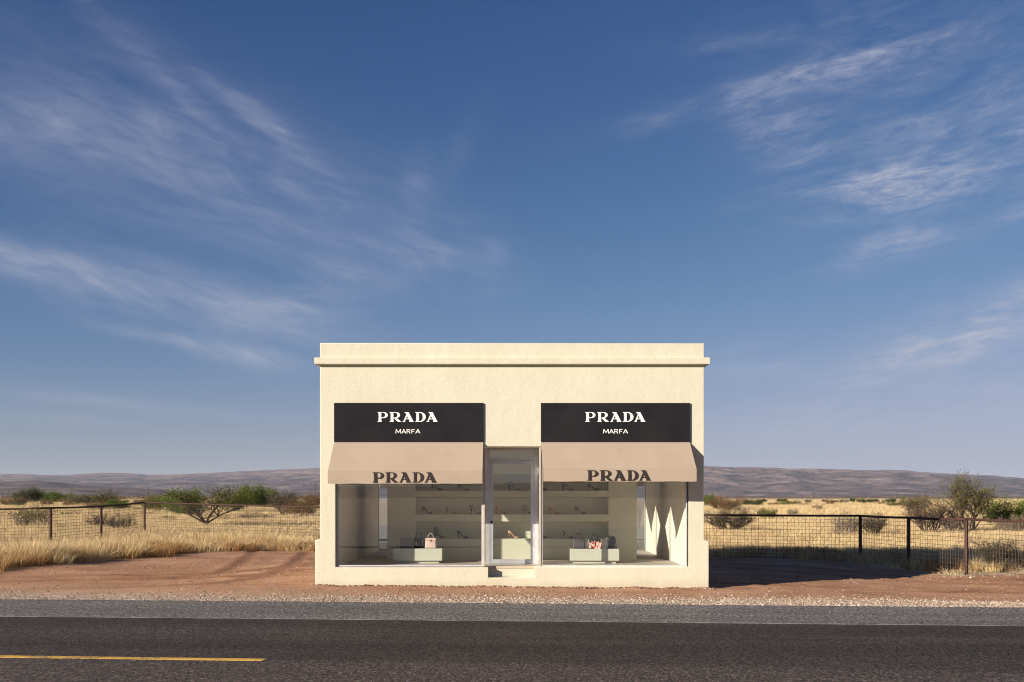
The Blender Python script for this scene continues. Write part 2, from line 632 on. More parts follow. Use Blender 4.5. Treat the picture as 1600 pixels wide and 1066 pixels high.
def ground_mat():
    m, n, b = principled('dry_plain_ground')
    b.inputs['Roughness'].default_value = 0.95
    b.inputs['Specular IOR Level'].default_value = 0.1
    t = n.node('ShaderNodeTexCoord')
    o = t.outputs['Object']
    ad = n.node('ShaderNodeAttribute', attribute_name='dirt')
    ag = n.node('ShaderNodeAttribute', attribute_name='verge')
    wob = n.math('MULTIPLY', n.math('SUBTRACT', n.noise(o, 1.3, 6.0, 0.65), 0.5), 1.3)
    fd = n.smooth(n.math('ADD', ad.outputs['Fac'], wob), -0.25, 0.25)
    # straw coloured litter between the grasses
    straw = n.ramp(n.noise(o, 0.22, 8.0, 0.62), [(0.32, (0.46, 0.345, 0.195)), (0.5, (0.60, 0.475, 0.285)), (0.7, (0.68, 0.55, 0.35))])
    straw = n.mix(1.0, straw, n.ramp(n.noise(o, 14.0, 4.0), [(0.3, 0.72), (0.7, 1.12)]), 'MULTIPLY')
    # red brown caliche dirt with tyre ruts
    dirt = n.ramp(n.noise(o, 0.7, 7.0, 0.6), [(0.30, (0.30, 0.158, 0.090)), (0.50, (0.41, 0.225, 0.132)), (0.70, (0.52, 0.310, 0.190))])
    mp = n.node('ShaderNodeMapping')
    mp.inputs['Rotation'].default_value = (0, 0, radians(-8))
    mp.inputs['Scale'].default_value = (0.16, 3.4, 1.0)
    n.link(o, mp.inputs[0])
    rut = n.noise(mp.outputs[0], 1.0, 4.0, 0.6, 0.3)
    dirt = n.mix(n.math('MULTIPLY', n.ramp(rut, [(0.52, 0.0), (0.66, 1.0)]), 0.45), dirt, (0.24, 0.110, 0.062))
    dirt = n.mix(1.0, dirt, n.ramp(n.noise(o, 22.0, 4.0), [(0.3, 0.85), (0.7, 1.1)]), 'MULTIPLY')
    at_ = n.node('ShaderNodeAttribute', attribute_name='track')
    loose_shade = n.math('MULTIPLY', n.smooth(n.math('ADD', at_.outputs['Fac'], n.math('MULTIPLY', n.math('SUBTRACT', n.noise(o, 3.0, 5.0), 0.5), 0.5)), 0.25, 0.75), 0.58)  # tracks darkened: loose soil, plus the ruts' shade put into the colour
    dirt = n.mix(loose_shade, dirt, (0.215, 0.100, 0.058))
    c = n.mix(fd, straw, dirt)
    # pale gravel verge next to the pavement
    wob2 = n.math('MULTIPLY', n.math('SUBTRACT', n.noise(o, 1.8, 6.0, 0.7), 0.5), 1.3)
    fg = n.smooth(n.math('ADD', ag.outputs['Fac'], wob2), 1.15, 0.25)
    vo = n.node('ShaderNodeTexVoronoi')
    vo.inputs['Scale'].default_value = 38.0
    n.link(o, vo.inputs['Vector'])
    sp = n.node('ShaderNodeSeparateColor')
    n.link(vo.outputs['Color'], sp.inputs[0])
    gcol = n.ramp(sp.outputs[0], [(0.0, (0.20, 0.14, 0.10)), (0.4, (0.38, 0.30, 0.23)), (0.75, (0.46, 0.38, 0.30)), (1.0, (0.60, 0.53, 0.445))])
    # litter of small stones thinning out away from the road
    thin = n.smooth(n.math('ADD', ag.outputs['Fac'], n.math('MULTIPLY', wob2, 1.4)), 3.0, 0.4)
    c = n.mix(n.math('MULTIPLY', thin, 0.55), c, (0.47, 0.31, 0.205))
    dots = n.math('MULTIPLY', n.ramp(sp.outputs[1], [(0.80, 0.0), (0.86, 1.0)]), n.math('MULTIPLY_ADD', thin, 0.6, 0.15))
    c = n.mix(dots, c, gcol)
    c = n.mix(fg, c, gcol)
    n.link(c, b.inputs['Base Color'])
    bp = n.node('ShaderNodeBump')
    bp.inputs['Strength'].default_value = 0.8
    bp.inputs['Distance'].default_value = 0.05
    n.link(n.math('ADD', n.math('ADD', n.noise(o, 12.0, 6.0, 0.7), n.math('MULTIPLY', rut, -0.8)), n.math('MULTIPLY', vo.outputs['Distance'], 0.35)), bp.inputs['Height'])
    n.link(bp.outputs[0], b.inputs['Normal'])
    return m

ground = kind(raw('ground', vs, fs, ground_mat(), smooth=True), 'structure')
for nm, dat in (('dirt', dirtv), ('verge', grav), ('track', trk)):
    at = ground.data.attributes.new(nm, 'FLOAT', 'POINT')
    at.data.foreach_set('value', dat)

# ------------------------------------------------------------------ road (local X along the road, local Y = metres behind its far edge)
def road_sheet(name, x0, x1, y0, y1, z0, z1, m):
    bm = bmesh.new()
    add_box(bm, x0, x1, y0, y1, z0, z1)
    o = obj(name, bm, m)
    o.rotation_euler = (0, 0, ROAD_A)
    o.location = (0, -3.1, 0)
    return kind(o, 'structure')

RL = 1500
M['lane'] = asphalt('dark_chip_seal', (0.017, 0.013, 0.012), (0.041, 0.033, 0.029), (0.17, 0.115, 0.07), 3.2, 0.75)
M['shoulder'] = asphalt('grey_worn_asphalt', (0.095, 0.090, 0.087), (0.145, 0.136, 0.130), (0.22, 0.17, 0.12), 2.0)

def ragged_edge_sheet(name, y0, y1, z0, z1, m):
    """pavement whose far edge crumbles unevenly into the gravel"""
    vs, fs = [], []
    k = 0
    x = -40.0
    pts = [-RL]
    while x <= 40:
        pts.append(x)
        x += 0.12
    pts.append(RL)
    for x in pts:
        e = 0.05 * noise.noise(Vector((x * 1.3, 0, 5))) + 0.035 * noise.noise(Vector((x * 5.0, 0, 9))) + 0.02 * noise.noise(Vector((x * 14.0, 0, 2)))
        vs += [(x, y0, z1), (x, y1 + e, z1), (x, y1 + e + 0.03, z0)]
    for i in range(len(pts) - 1):
        a = 3 * i
        fs += [(a, a + 3, a + 4, a + 1), (a + 1, a + 4, a + 5, a + 2)]
    o = raw(name, vs, fs, m)
    o.rotation_euler = (0, 0, ROAD_A)
    o.location = (0, -3.1, 0)
    return kind(o, 'structure')

ragged_edge_sheet('road_shoulder', -2.37, 0.0, -0.12, 0.004, M['shoulder'])
road_sheet('road', -RL, RL, -9.66, -2.37, -0.12, 0.006, M['lane'])
road_sheet('near_road_shoulder', -RL, RL, -12.0, -9.66, -0.12, 0.004, M['shoulder'])
M['whiteline'] = road_paint('worn_white_line', (0.29, 0.27, 0.25), (0.085, 0.078, 0.072), 0.43)
M['yellowline'] = road_paint('yellow_line_paint', (0.62, 0.36, 0.05), (0.05, 0.04, 0.033), 0.51)
for yy in (-2.42, -9.61):
    road_sheet('edge_line', -400, 400, yy - 0.025, yy + 0.025, 0.006, 0.010, M['whiteline'])
for k in range(-12, 12):
    x1 = -2.23 + 12.19 * k
    road_sheet('centre_line_dash', x1 - 3.4, x1, -6.02 - 0.065, -6.02 + 0.065, 0.006, 0.010, M['yellowline'])

# grey gravel pull-out across the road, behind the viewer (seen in the glass and the mirrors)
vs = [(0, -26, 0.03)]
for i in range(48):
    a = 2 * pi * i / 48
    rr = 1 + 0.06 * noise.noise(Vector((cos(a) * 3, sin(a) * 3, 4)))
    vs.append((34 * rr * cos(a), -26.5 + 10.8 * rr * sin(a), 0.03))
kind(raw('gravel_pullout', vs, [(0, i, i % 48 + 1) for i in range(1, 49)], mat('grey_gravel_yard', (0.13, 0.12, 0.115), (0.20, 0.185, 0.175), 6, 0.9)), 'structure')

# ------------------------------------------------------------------ hills
def interp(tab, x):
    if x <= tab[0][0]:
        return tab[0][1]
    for (a, ya), (b, yb) in zip(tab, tab[1:]):
        if x <= b:
            return ya + (yb - ya) * (x - a) / (b - a)
    return tab[-1][1]

SKYLINE = [(-900, 752), (-500, 744), (-200, 741), (0, 740), (60, 742), (100, 742.5), (130, 741), (165, 738), (205, 740), (250, 742.5), (330, 739), (400, 735.5),
           (470, 732.5), (500, 731.5), (650, 729), (800, 731), (950, 729), (1100, 727.5), (1118, 729), (1138, 731.5), (1165, 729.5), (1200, 731.5), (1225, 733), (1270, 732), (1300, 733),
           (1345, 735), (1372, 734.5), (1425, 735), (1438, 738), (1500, 741), (1545, 743.5), (1566, 743), (1573, 746), (1600, 748.5), (1800, 752), (2100, 748), (2500, 755)]
MESA = [(-700, 770), (-300, 756), (-60, 753.5), (0, 752.5), (40, 752), (66, 751.5), (84, 752.2), (98, 754.2), (112, 757), (128, 758.8), (150, 759.4), (180, 760), (210, 762), (240, 765), (275, 768), (310, 772), (345, 776)]

def ridge(name, tab, px0, px1, step, d0, d1, rows, prof, mt, rough):
    vs, fs = [], []
    cols = 0
    px = px0
    while px <= px1:
        a = (px - 800) / F
        ysm = sum(interp(tab, px + 5 * k) * wk for k, wk in zip(range(-6, 7), (1, 2, 3, 4, 5, 6, 7, 6, 5, 4, 3, 2, 1))) / 49
        ybase = sum(interp(tab, px + 22 * k) for k in range(-5, 6)) / 11        # smooth lower slopes
        jag = 0.7 * noise.noise(Vector((px * 0.05, 0, 2))) + 0.35 * noise.noise(Vector((px * 0.2, 0, 4)))
        dc = d1 + 350 * noise.noise(Vector((px * 0.004, 1, 2)))
        hc = EYE + (HOR - ybase) / F * dc
        hcrest = EYE + (HOR - ysm - jag) / F * dc
        for j in range(rows):
            t = j / (rows - 4)
            D = d0 + (dc - d0) * t
            D *= 1 + 0.03 * noise.noise(Vector((px * 0.012, t * 2, 1))) * min(t, 1) * (1 - min(t, 1))
            p = prof(max(0.0, min(t + 0.05 * noise.noise(Vector((px * 0.015, 4.0, 2.0))) * t * (1 - t) * 4, 1.0)), px) if t <= 1 else 1.0 - (t - 1) * 1.2
            q = Vector((a * D, D, 0))
            g, am, fr_ = 0.0, 1.0, 1 / 520
            for oc in range(5):
                g += am * (1 - 2 * abs(noise.noise(q * fr_ + Vector((oc * 7.3, 1.7, 0)))))
                am *= 0.55
                fr_ *= 2.1
            z = (hc + (hcrest - hc) * smooth01(0.55, 1.0, p)) * p + rough * hc * (g - 1.2) * ((4 * p * (1 - p)) ** 0.7 if 0 < t < 1 else 0)
            vs.append((a * D, D + CAMY, max(z, -3) if t > 0 else -2))
        cols += 1
        px += step
    for i in range(cols - 1):
        for j in range(rows - 1):
            k = i * rows + j
            fs.append((k, k + rows, k + rows + 1, k + 1))
    return kind(raw(name, vs, fs, mt), 'structure')

def hill_mat(name, c1, c2, c3):
    m, n, b = principled(name)
    b.inputs['Roughness'].default_value = 1.0
    b.inputs['Specular IOR Level'].default_value = 0.0
    t = n.node('ShaderNodeTexCoord')
    o = t.outputs['Object']
    mp = n.node('ShaderNodeMapping')
    mp.inputs['Scale'].default_value = (1.0, 1.0, 4.0)
    n.link(o, mp.inputs[0])
    c = n.ramp(n.noise(mp.outputs[0], 0.006, 4.0, 0.6), [(0.35, c1), (0.5, c2), (0.66, c3)])
    sz = n.node('ShaderNodeSeparateXYZ')
    n.link(o, sz.inputs[0])
    # grassy benches high up, darker scrub on the slopes below
    bench = n.smooth(n.math('ADD', sz.outputs[2], n.math('MULTIPLY', n.noise(o, 0.002, 5.0), 60.0)), 112.0, 150.0)
    c = n.mix(n.math('MULTIPLY', bench, 0.7), c, (0.26, 0.185, 0.15))
    sp = n.ramp(n.noise(o, 0.011, 3.5, 0.7), [(0.40, 1.2), (0.60, 0.42)])
    n.link(n.mix(1.0, c, sp, 'MULTIPLY'), b.inputs['Base Color'])
    bp = n.node('ShaderNodeBump')
    bp.inputs['Strength'].default_value = 0.6
    bp.inputs['Distance'].default_value = 8.0
    n.link(n.noise(mp.outputs[0], 0.012, 3.0, 0.55), bp.inputs['Height'])
    n.link(bp.outputs[0], b.inputs['Normal'])
    return m

def prof_far(t, px):
    k = smooth01(600, 900, px)
    a = t ** 1.15
    if t < 0.45:
        bq = 0.66 * (t / 0.45) ** 1.35
    elif t < 0.58:
        bq = 0.66 + 0.04 * (t - 0.45) / 0.13
    else:
        bq = 0.70 + 0.30 * ((t - 0.58) / 0.42) ** 0.8
    return a * (1 - k) + bq * k

def prof_mesa(t, px):
    return (t / 0.8) ** 1.3 * 0.92 if t < 0.8 else 0.92 + 0.08 * (t - 0.8) / 0.2

M['hill'] = hill_mat('far_hill_slopes', (0.085, 0.066, 0.064), (0.145, 0.108, 0.096), (0.23, 0.168, 0.140))
M['mesa'] = hill_mat('brown_mesa_slopes', (0.085, 0.060, 0.052), (0.125, 0.088, 0.072), (0.165, 0.12, 0.095))
ridge('hills', SKYLINE, -900, 2500, 4, 2700, 5400, 84, prof_far, M['hill'], 0.085)
ridge('mesa_hill', MESA, -700, 345, 3, 1900, 2900, 40, prof_mesa, M['mesa'], 0.06)
# the same range goes on round behind the viewer (seen only in glass and mirrors)
vs, fs = [], []
for i in range(121):
    a = radians(-62) - radians(236) * i / 120
    for j, (d, p) in enumerate(((3800, -0.02), (4200, 0.3), (4700, 0.75), (5000, 1.0), (5400, 0.9))):
        h = 75 + 40 * noise.noise(Vector((cos(a) * 3, sin(a) * 3, 1)))
        vs.append((sin(-a) * -d, cos(a) * d, h * p))
for i in range(120):
    for j in range(4):
        k = i * 5 + j
        fs.append((k, k + 1, k + 6, k + 5))
kind(raw('hills', vs, fs, M['hill']), 'structure')

# haze: the air between here and the hills
bm = bmesh.new()
add_box(bm, -9100, 9100, -9100, 9100, -5, 205)
hm = bpy.data.materials.new('pale_desert_haze')
hm.use_nodes = True
hm.node_tree.nodes.clear()
hn = N(hm.node_tree)
pv = hn.node('ShaderNodeVolumePrincipled')
pv.inputs['Color'].default_value = (0.66, 0.77, 1.0, 1)
pv.inputs['Density'].default_value = 0.00006
pv.inputs['Anisotropy'].default_value = 0.0
ho = hn.node('ShaderNodeOutputMaterial')
hn.link(pv.outputs[0], ho.inputs['Volume'])
haze = kind(obj('haze', bm, hm), 'stuff')

# ------------------------------------------------------------------ the shop
shop = thing('shop_building', 'small flat roofed cream stucco shop standing alone beside the desert road', 'building')

def wall_mesh(name, outlines, y0, y1, m, bev=0.012, label=None, parent=None):
    me = extrude_outlines(name, outlines, y1 - y0, bev, 2)
    o = link_mesh(name, me, m, parent or shop, (0, (y0 + y1) / 2, 0))
    return o

SILL = 0.395
HEAD = 2.775
front_hole = [(-3.494, SILL), (-0.47, SILL), (-0.47, 0.185), (0.45, 0.185), (0.45, SILL), (3.494, SILL), (3.494, HEAD), (-3.494, HEAD)]
wall_mesh('front_wall', [[(-3.895, -0.4), (3.895, -0.4), (3.895, 0.915), (3.80, 0.925), (3.80, 4.825), (-3.80, 4.825), (-3.80, 0.93), (-3.895, 0.925)], front_hole], 0.0, 0.22, M['stucco'])
box('side_wall', -3.797, -3.50, 0.21, 4.8, -0.4, 4.82, M['stucco'], shop, 0.006)
box('side_wall', 3.50, 3.797, 0.21, 4.8, -0.4, 4.82, M['stucco'], shop, 0.006)
box('back_wall', -3.50, 3.50, 4.55, 4.797, -0.4, 4.817, M['stucco'], shop)
box('roof', -3.50, 3.50, 0.22, 4.55, 4.35, 4.47, M['stucco'], shop)
# cornice band wraps the front and the two sides
bm = bmesh.new()
cs = [(-0.004, 4.385), (0.03, 4.383), (0.085, 4.392), (0.096, 4.400), (0.098, 4.510), (0.088, 4.524), (-0.02, 4.527), (-0.02, 4.385)]
def corner_ring(x, y, sx, sy):
    return [Vector((x + sx * o, y + sy * o, z)) for o, z in cs]
loft(bm, [corner_ring(-3.80, 4.8, -1, 0), corner_ring(-3.80, 0.0, -1, -1), corner_ring(3.80, 0.0, 1, -1), corner_ring(3.80, 4.8, 1, 0)])
obj('cornice', bm, M['stucco'], shop)
# thicker foot of the side walls
box('plinth', -3.895, -3.797, 0.22, 4.85, -0.4, 0.920, M['stucco'], shop, 0.012)
box('plinth', 3.797, 3.895, 0.22, 4.85, -0.4, 0.910, M['stucco'], shop, 0.012)
# step and threshold in front of the door
box('step', -0.468, 0.448, 0.20, 0.62, 0.0, 0.345, M['stucco'], shop, 0.008)
box('threshold', -0.575, 0.575, 0.19, 0.76, 0.345, 0.396, M['tan_metal'], shop, 0.004)
# inside of the shop
box('floor', -3.50, 3.50, 0.222, 4.55, 0.20, 0.39, M['roomfloor'], shop)
box('ceiling', -3.50, 3.50, 0.222, 4.55, 2.85, 2.97, M['ceiling'], shop)
box('interior_wall', -3.498, -3.46, 0.224, 4.548, 0.392, 2.848, M['roomwhite'], shop)
box('interior_wall', 3.46, 3.498, 0.224, 4.548, 0.392, 2.848, M['roomwhite'], shop)
box('recess_ceiling', -0.575, 0.575, 0.222, 0.80, 2.776, 2.849, M['ceiling'], shop)
BY = 2.30
MY = 3.15            # mirrored back wall behind the free-standing shelf wall
display = wall_mesh('display_wall', [rect(-2.757, 2.757, 0.391, 2.849), rect(-2.135, 2.135, 0.855, 2.283)], BY, BY + 0.40, M['shelfgreen'], 0.0)
box('niche_back', -2.134, 2.134, BY + 0.38, BY + 0.44, 0.83, 2.31, M['shelfgreen'], display).location = (0, -(BY + BY + 0.40) / 2, 0)
for z0, z1 in ((1.237, 1.392), (1.774, 1.9155)):
    box('shelf', -2.134, 2.134, BY + 0.002, BY + 0.379, z0, z1, M['shelfgreen'], display, 0.003).location = (0, -(BY + BY + 0.40) / 2, 0)
for s in (-1, 1):
    a, b_ = sorted((s * 2.40, s * 3.459))
    box('wall_mirror', a, b_, MY, MY + 0.03, 0.392, 2.848, M['mirror'], shop)
    box('mirror_backing', a, b_, MY + 0.031, MY + 0.06, 0.392, 2.848, M['shelfgreen'], shop)

box('room_back_wall', -2.399, 2.399, MY, MY + 0.05, 0.392, 2.848, M['shelfgreen'], shop)

def frame_mesh(x0, x1, z0, z1, t, y0, y1):
    me = extrude_outlines('window_frame', [rect(x0, x1, z0, z1), rect(x0 + t, x1 - t, z0 + t, z1 - t)], y1 - y0)
    me.transform(Matrix.Translation((0, (y0 + y1) / 2, 0)))
    return me

# shop windows: frame > panes
for s, lab in ((-1, None), (1, None)):
    a, b_ = sorted((s * 3.488, s * 0.575))
    fr = link_mesh('window', frame_mesh(a, b_, SILL + 0.002, HEAD - 0.002, 0.03, 0.045, 0.10), M['alu'], shop)
    box('pane', a + 0.028, b_ - 0.028, 0.066, 0.074, SILL + 0.03, HEAD - 0.03, M['glass'], fr)
    # glazed return running back to the door
    c0, c1 = sorted((s * 0.552, s * 0.560))
    box('side_pane', c0, c1, 0.105, 0.70, SILL + 0.006, HEAD - 0.006, M['glass'], fr)
    c0, c1 = sorted((s * 0.540, s * 0.574))
    box('mullion', c0, c1, 0.030, 0.10, SILL + 0.003, HEAD - 0.003, M['tan_metal'], fr, 0.003)
    c0, c1 = sorted((s * 3.4935, s * 3.47))
    box('side_trim', c0, c1, 0.012, 0.044, SILL + 0.003, HEAD - 0.003, M['bronze'], fr)

# door and its surround
surround = link_mesh('door_frame', extrude_outlines('door_frame', [rect(-0.545, 0.545, 0.397, HEAD - 0.003), rect(-0.455, 0.455, 0.398 + 0.012, 2.525), rect(-0.455, 0.455, 2.59, 2.735)], 0.09), M['alu'], shop, (0, 0.75, 0))
box('transom_pane', -0.454, 0.454, -0.004, 0.004, 2.591, 2.734, M['glass'], surround)
leaf = link_mesh('door', extrude_outlines('door', [rect(-0.449, 0.446, 0.413, 2.520), rect(-0.385, 0.382, 0.50, 2.455)], 0.045, 0.003), M['alu'], shop, (0, 0.735, 0))
box('pane', -0.386, 0.383, -0.004, 0.004, 0.499, 2.456, M['glass'], leaf)
bm = bmesh.new()
add_tube(bm, [(-0.418, -0.022, 1.262), (-0.418, -0.036, 1.262), (-0.418, -0.040, 1.262)], [0.024, 0.024, 0.018], 12)
obj('lock', bm, M['black'], leaf)
for z in (0.7, 1.45, 2.25):
    bm = bmesh.new()
    add_tube(bm, [(0.452, -0.024, z - 0.05), (0.452, -0.024, z + 0.05)], 0.010, 8)
    obj('hinge', bm, M['alu'], leaf)

# ------------------------------------------------------------------ lettering
def arc(cx, cz, rx, rz, a0, a1, n=14):
    return [(cx + rx * cos(radians(a0 + (a1 - a0) * i / n)), cz + rz * sin(radians(a0 + (a1 - a0) * i / n))) for i in range(n + 1)]

LET = {
 'P': [[(0, 0), (.46, 0), (.455, .03), (.405, .09), (.395, .38), (.56, .38)] + arc(.62, .69, .445, .31, -85, 85) + [(.56, 1.0), (0, 1.0), (.005, .965), (.11, .89), (.125, .5), (.11, .10), (.005, .035)],
       [(.395, .455), (.50, .455)] + arc(.53, .70, .265, .245, -80, 80) + [(.50, .945), (.395, .945)]],
 'R': [[(0, 0), (.46, 0), (.455, .03), (.405, .09), (.395, .36), (.47, .36), (.84, 0), (1.23, 0), (1.22, .03), (1.14, .06), (.80, .355), (.82, .40)] + arc(.64, .70, .445, .30, -60, 85) + [(.56, 1.0), (0, 1.0), (.005, .965), (.11, .89), (.125, .5), (.11, .10), (.005, .035)],
       [(.395, .43), (.50, .43)] + arc(.54, .69, .275, .255, -80, 80) + [(.50, .945), (.395, .945)]],
 'A': [[(0, 0), (.30, 0), (.295, .03), (.235, .07), (.335, .265), (.64, .265), (.72, .10), (.685, .03), (.68, 0), (1.165, 0), (1.16, .035), (1.09, .10), (.63, 1.0), (.20, 1.0), (.205, .965), (.30, .91), (.365, .80), (.385, .735), (.13, .16), (.08, .07), (.005, .03)],
       [(.365, .345), (.60, .345), (.465, .62)]],
 'D': [[(0, 0), (.44, 0)] + arc(.50, .5, .60, .5, -84, 84, 18) + [(.44, 1.0), (0, 1.0), (.005, .965), (.12, .89), (.135, .5), (.12, .10), (.005, .035)],
       [(.40, .07), (.46, .07)] + arc(.47, .5, .315, .43, -80, 80, 16) + [(.46, .93), (.40, .93)]],
}
LX = [('P', 0.0), ('R', 1.238), ('A', 2.574), ('D', 3.87), ('A', 5.03)]
LCACHE = {}
def letter(ch, h, thick):
    key = (ch, round(h, 4), thick)
    if key not in LCACHE:
        LCACHE[key] = extrude_outlines('letter', [[(x * h, z * h) for x, z in ol] for ol in LET[ch]], thick)
    return LCACHE[key]

STROKES = {'M': ([((0, 0), (.10, 1)), ((.10, 1), (.60, .18)), ((.60, .18), (1.10, 1)), ((1.10, 1), (1.20, 0))], 1.2),
           'A': ([((0, 0), (.50, 1)), ((.50, 1), (1.0, 0)), ((.22, .33), (.78, .33))], 1.0),
           'R': ([((.07, 0), (.07, 1)), ((.07, .93), (.60, .93)), ((.60, .93), (.78, .80)), ((.78, .80), (.78, .62)), ((.78, .62), (.60, .48)), ((.60, .48), (.07, .48)), ((.45, .48), (.86, 0))], .88),
           'F': ([((.07, 0), (.07, 1)), ((.07, .93), (.80, .93)), ((.07, .50), (.66, .50))], .8)}
def small_text(ch, h):
    """plain wide-set capital built of even strokes, one unit high"""
    key = ('t', ch)
    if key not in LCACHE:
        strokes, wd = STROKES[ch]
        bm = bmesh.new()
        for i, (p, q) in enumerate(strokes):
            p, q = Vector((p[0], 0, p[1])), Vector((q[0], 0, q[1]))
            d = (q - p).normalized()
            nrm = Vector((-d.z, 0, d.x)) * 0.082
            p, q = p - d * 0.02, q + d * 0.02
            y0, y1 = 0.0, -0.03 - 0.004 * i
            f = [bm.verts.new(v + Vector((0, y1, 0))) for v in (p - nrm, q - nrm, q + nrm, p + nrm)]
            b = [bm.verts.new(v + Vector((0, y0, 0))) for v in (p - nrm, q - nrm, q + nrm, p + nrm)]
            bm.faces.new(f)
            for k in range(4):
                bm.faces.new((f[k], b[k], b[(k + 1) % 4], f[(k + 1) % 4]))
        bmesh.ops.recalc_face_normals(bm, faces=bm.faces)
        me = bpy.data.meshes.new('small_letter')
        bm.to_mesh(me)
        bm.free()
        LCACHE[key] = (me, wd)
    return LCACHE[key]

# ------------------------------------------------------------------ signs
def make_sign(x0, x1, z0, z1, lx, label):
    s = thing('shop_sign', label, 'sign', (0, 0, 0), group='black fascia signs above the awnings')
    box('panel', x0, x1, -0.034, -0.002, z0, z1, M['sign'], s, 0.004)
    D = -0.04 - CAMY
    h = 15.2 / F * D
    zb = EYE + (HOR - 659.3) / F * D
    for ch, ox in LX:
        link_mesh('letter', letter(ch, h, 0.008), M['signwhite'], s, ((lx - 800) / F * D + ox * h, -0.038, zb))
    h2 = 6.4 / F * D
    zb = EYE + (HOR - 677.3) / F * D
    for ch, a, b_ in (('M', 28.6, 36.6), ('A', 38.0, 44.3), ('R', 45.6, 51.4), ('F', 53.2, 58.2), ('A', 59.7, 66.6)):
        me, wd = small_text(ch, h2)
        o = link_mesh('small_letter', me, M['signwhite'], s, ((lx + a - 800) / F * D, -0.0355, zb))
        o.scale = ((b_ - a) / F * D / wd, 0.18, h2)
    return s

make_sign(-3.517, -0.567, 2.865, 3.635, 589.8, 'glossy black shop sign left of the door, white letters over the left awning')
make_sign(0.570, 3.516, 2.865, 3.633, 914.3, 'glossy black shop sign right of the door, white letters over the right awning')

# ------------------------------------------------------------------ awnings
def make_awning(x0, x1, xi0, xi1, zbreak, zbot, lx, lz, label):
    """x0..x1 at the wall, xi0..xi1 at the front edge"""
    a = thing('awning', label, 'awning', (0, 0, 0), group='tan awnings over the shop windows')
    P = 0.625
    th = 0.006
    n = 24
    vs, fs = [], []
    rows = [(0.0, 2.862), (0.33, 2.862 + (zbreak - 2.862) * 0.5 - 0.006), (0.66, zbreak + (2.862 - zbreak) * 0.01 + 0.17), (1.0, zbreak)]
    rows = [(0.0, 2.862), (0.35, 2.862 + (zbreak - 2.862) * 0.35 - 0.008), (0.7, 2.862 + (zbreak - 2.862) * 0.7 - 0.008), (1.0, zbreak)]
    for t, z in rows:
        for i in range(n + 1):
            q = i / n
            xa = x0 + (x1 - x0) * q
            xb = xi0 + (xi1 - xi0) * q
            sag = -0.006 * abs(sin(q * pi * 4)) * sin(t * pi)
            vs.append((xa + (xb - xa) * t, -0.012 - P * t, z + sag))
    for j in range(3):
        for i in range(n):
            k = j * (n + 1) + i
            fs.append((k, k + n + 1, k + n + 2, k + 1))
    can = raw('canopy', vs, fs, M['canvas'], a)
    md = can.modifiers.new('thick', 'SOLIDIFY')
    md.thickness = th
    # hanging valance with a slightly wavy hem
    vs, fs = [], []
    for j, z in enumerate((zbreak - 0.002, (zbreak + zbot) / 2, zbot)):
        for i in range(n * 2 + 1):
            q = i / (n * 2)
            vs.append((xi0 + (xi1 - xi0) * q, -0.012 - P - 0.002 - 0.006 * j * sin(q * 9.0 + x0) * 0.5, z + (0.003 * sin(q * 31 + x0) if j == 2 else 0)))
    m_ = n * 2 + 1
    for j in range(2):
        for i in range(n * 2):
            k = j * m_ + i
            fs.append((k, k + m_, k + m_ + 1, k + 1))
    val = raw('valance', vs, fs, M['canvas'], a)
    md = val.modifiers.new('thick', 'SOLIDIFY')
    md.thickness = th
    # steel frame under the cloth
    bm = bmesh.new()
    for q in (0.004, 0.333, 0.667, 0.996):
        xa = x0 + (x1 - x0) * q
        xb = xi0 + (xi1 - xi0) * q
        add_tube(bm, [(xa, -0.01, 2.82), (xb, 0.0 - P + 0.01, zbreak - 0.035)], 0.012, 6)
    add_tube(bm, [(xi0 + 0.02, 0.0 - P + 0.01, zbreak - 0.03), (xi1 - 0.02, 0.0 - P + 0.01, zbreak - 0.03)], 0.012, 6)
    obj('frame', bm, M['bronze'], a)
    D = -0.66 - CAMY
    h = 16.1 / F * D
    zb = EYE + (HOR - lz) / F * D
    for ch, ox in LX:
        link_mesh('letter', letter(ch, h, 0.003), M['print'], a, ((lx - 800) / F * D + ox * h, -0.012 - P - 0.013, zb))
    return a

make_awning(-3.517, -0.570, -3.527, -0.566, 2.275, 2.030, 582.0, 754.2, 'tan canvas awning left of the door with dark printed letters')
make_awning(0.570, 3.516, 0.600, 3.535, 2.315, 2.072, 917.3, 751.0, 'tan canvas awning right of the door with dark printed letters')

# ------------------------------------------------------------------ pedestals
def make_pedestal(x0, x1, z0, z1, y0, label):
    p = thing('display_plinth', label, 'pedestal', ((x0 + x1) / 2, y0 + 0.23, 0.39), group='low green pedestals in the windows')
    w2 = (x1 - x0) / 2
    box('block', -w2, w2, -0.23, 0.23, z0 - 0.39, z1 - 0.39, M['plinthgreen'], p, 0.004)
    box('base', -w2 + 0.065, w2 - 0.065, -0.17, 0.17, 0.001, z0 - 0.391, M['plinthgreen'], p)
    return p
PY = 1.03
PD = PY - CAMY
def PX(px): return (px - 800) / F * PD
def PZ(py): return EYE + (HOR - py) / F * PD
make_pedestal(PX(614), PX(690.5), PZ(876.3), PZ(857.5), PY, 'pale green pedestal in the left window, holding taupe, black and pink handbags')
make_pedestal(PX(891), PX(967.5), PZ(876.3), PZ(858), PY, 'pale green pedestal in the right window, holding the floral handbag')

# ------------------------------------------------------------------ handbags
def rounded_ring(w2, d2, z, r, n=4):
    out = []
    for cx, cy, a0 in ((w2 - r, d2 - r, 0), (-w2 + r, d2 - r, 90), (-w2 + r, -d2 + r, 180), (w2 - r, -d2 + r, 270)):
        for k in range(n + 1):
            a = radians(a0 + 90 * k / n)
            out.append(Vector((cx + r * cos(a), cy + r * sin(a), z)))
    return out

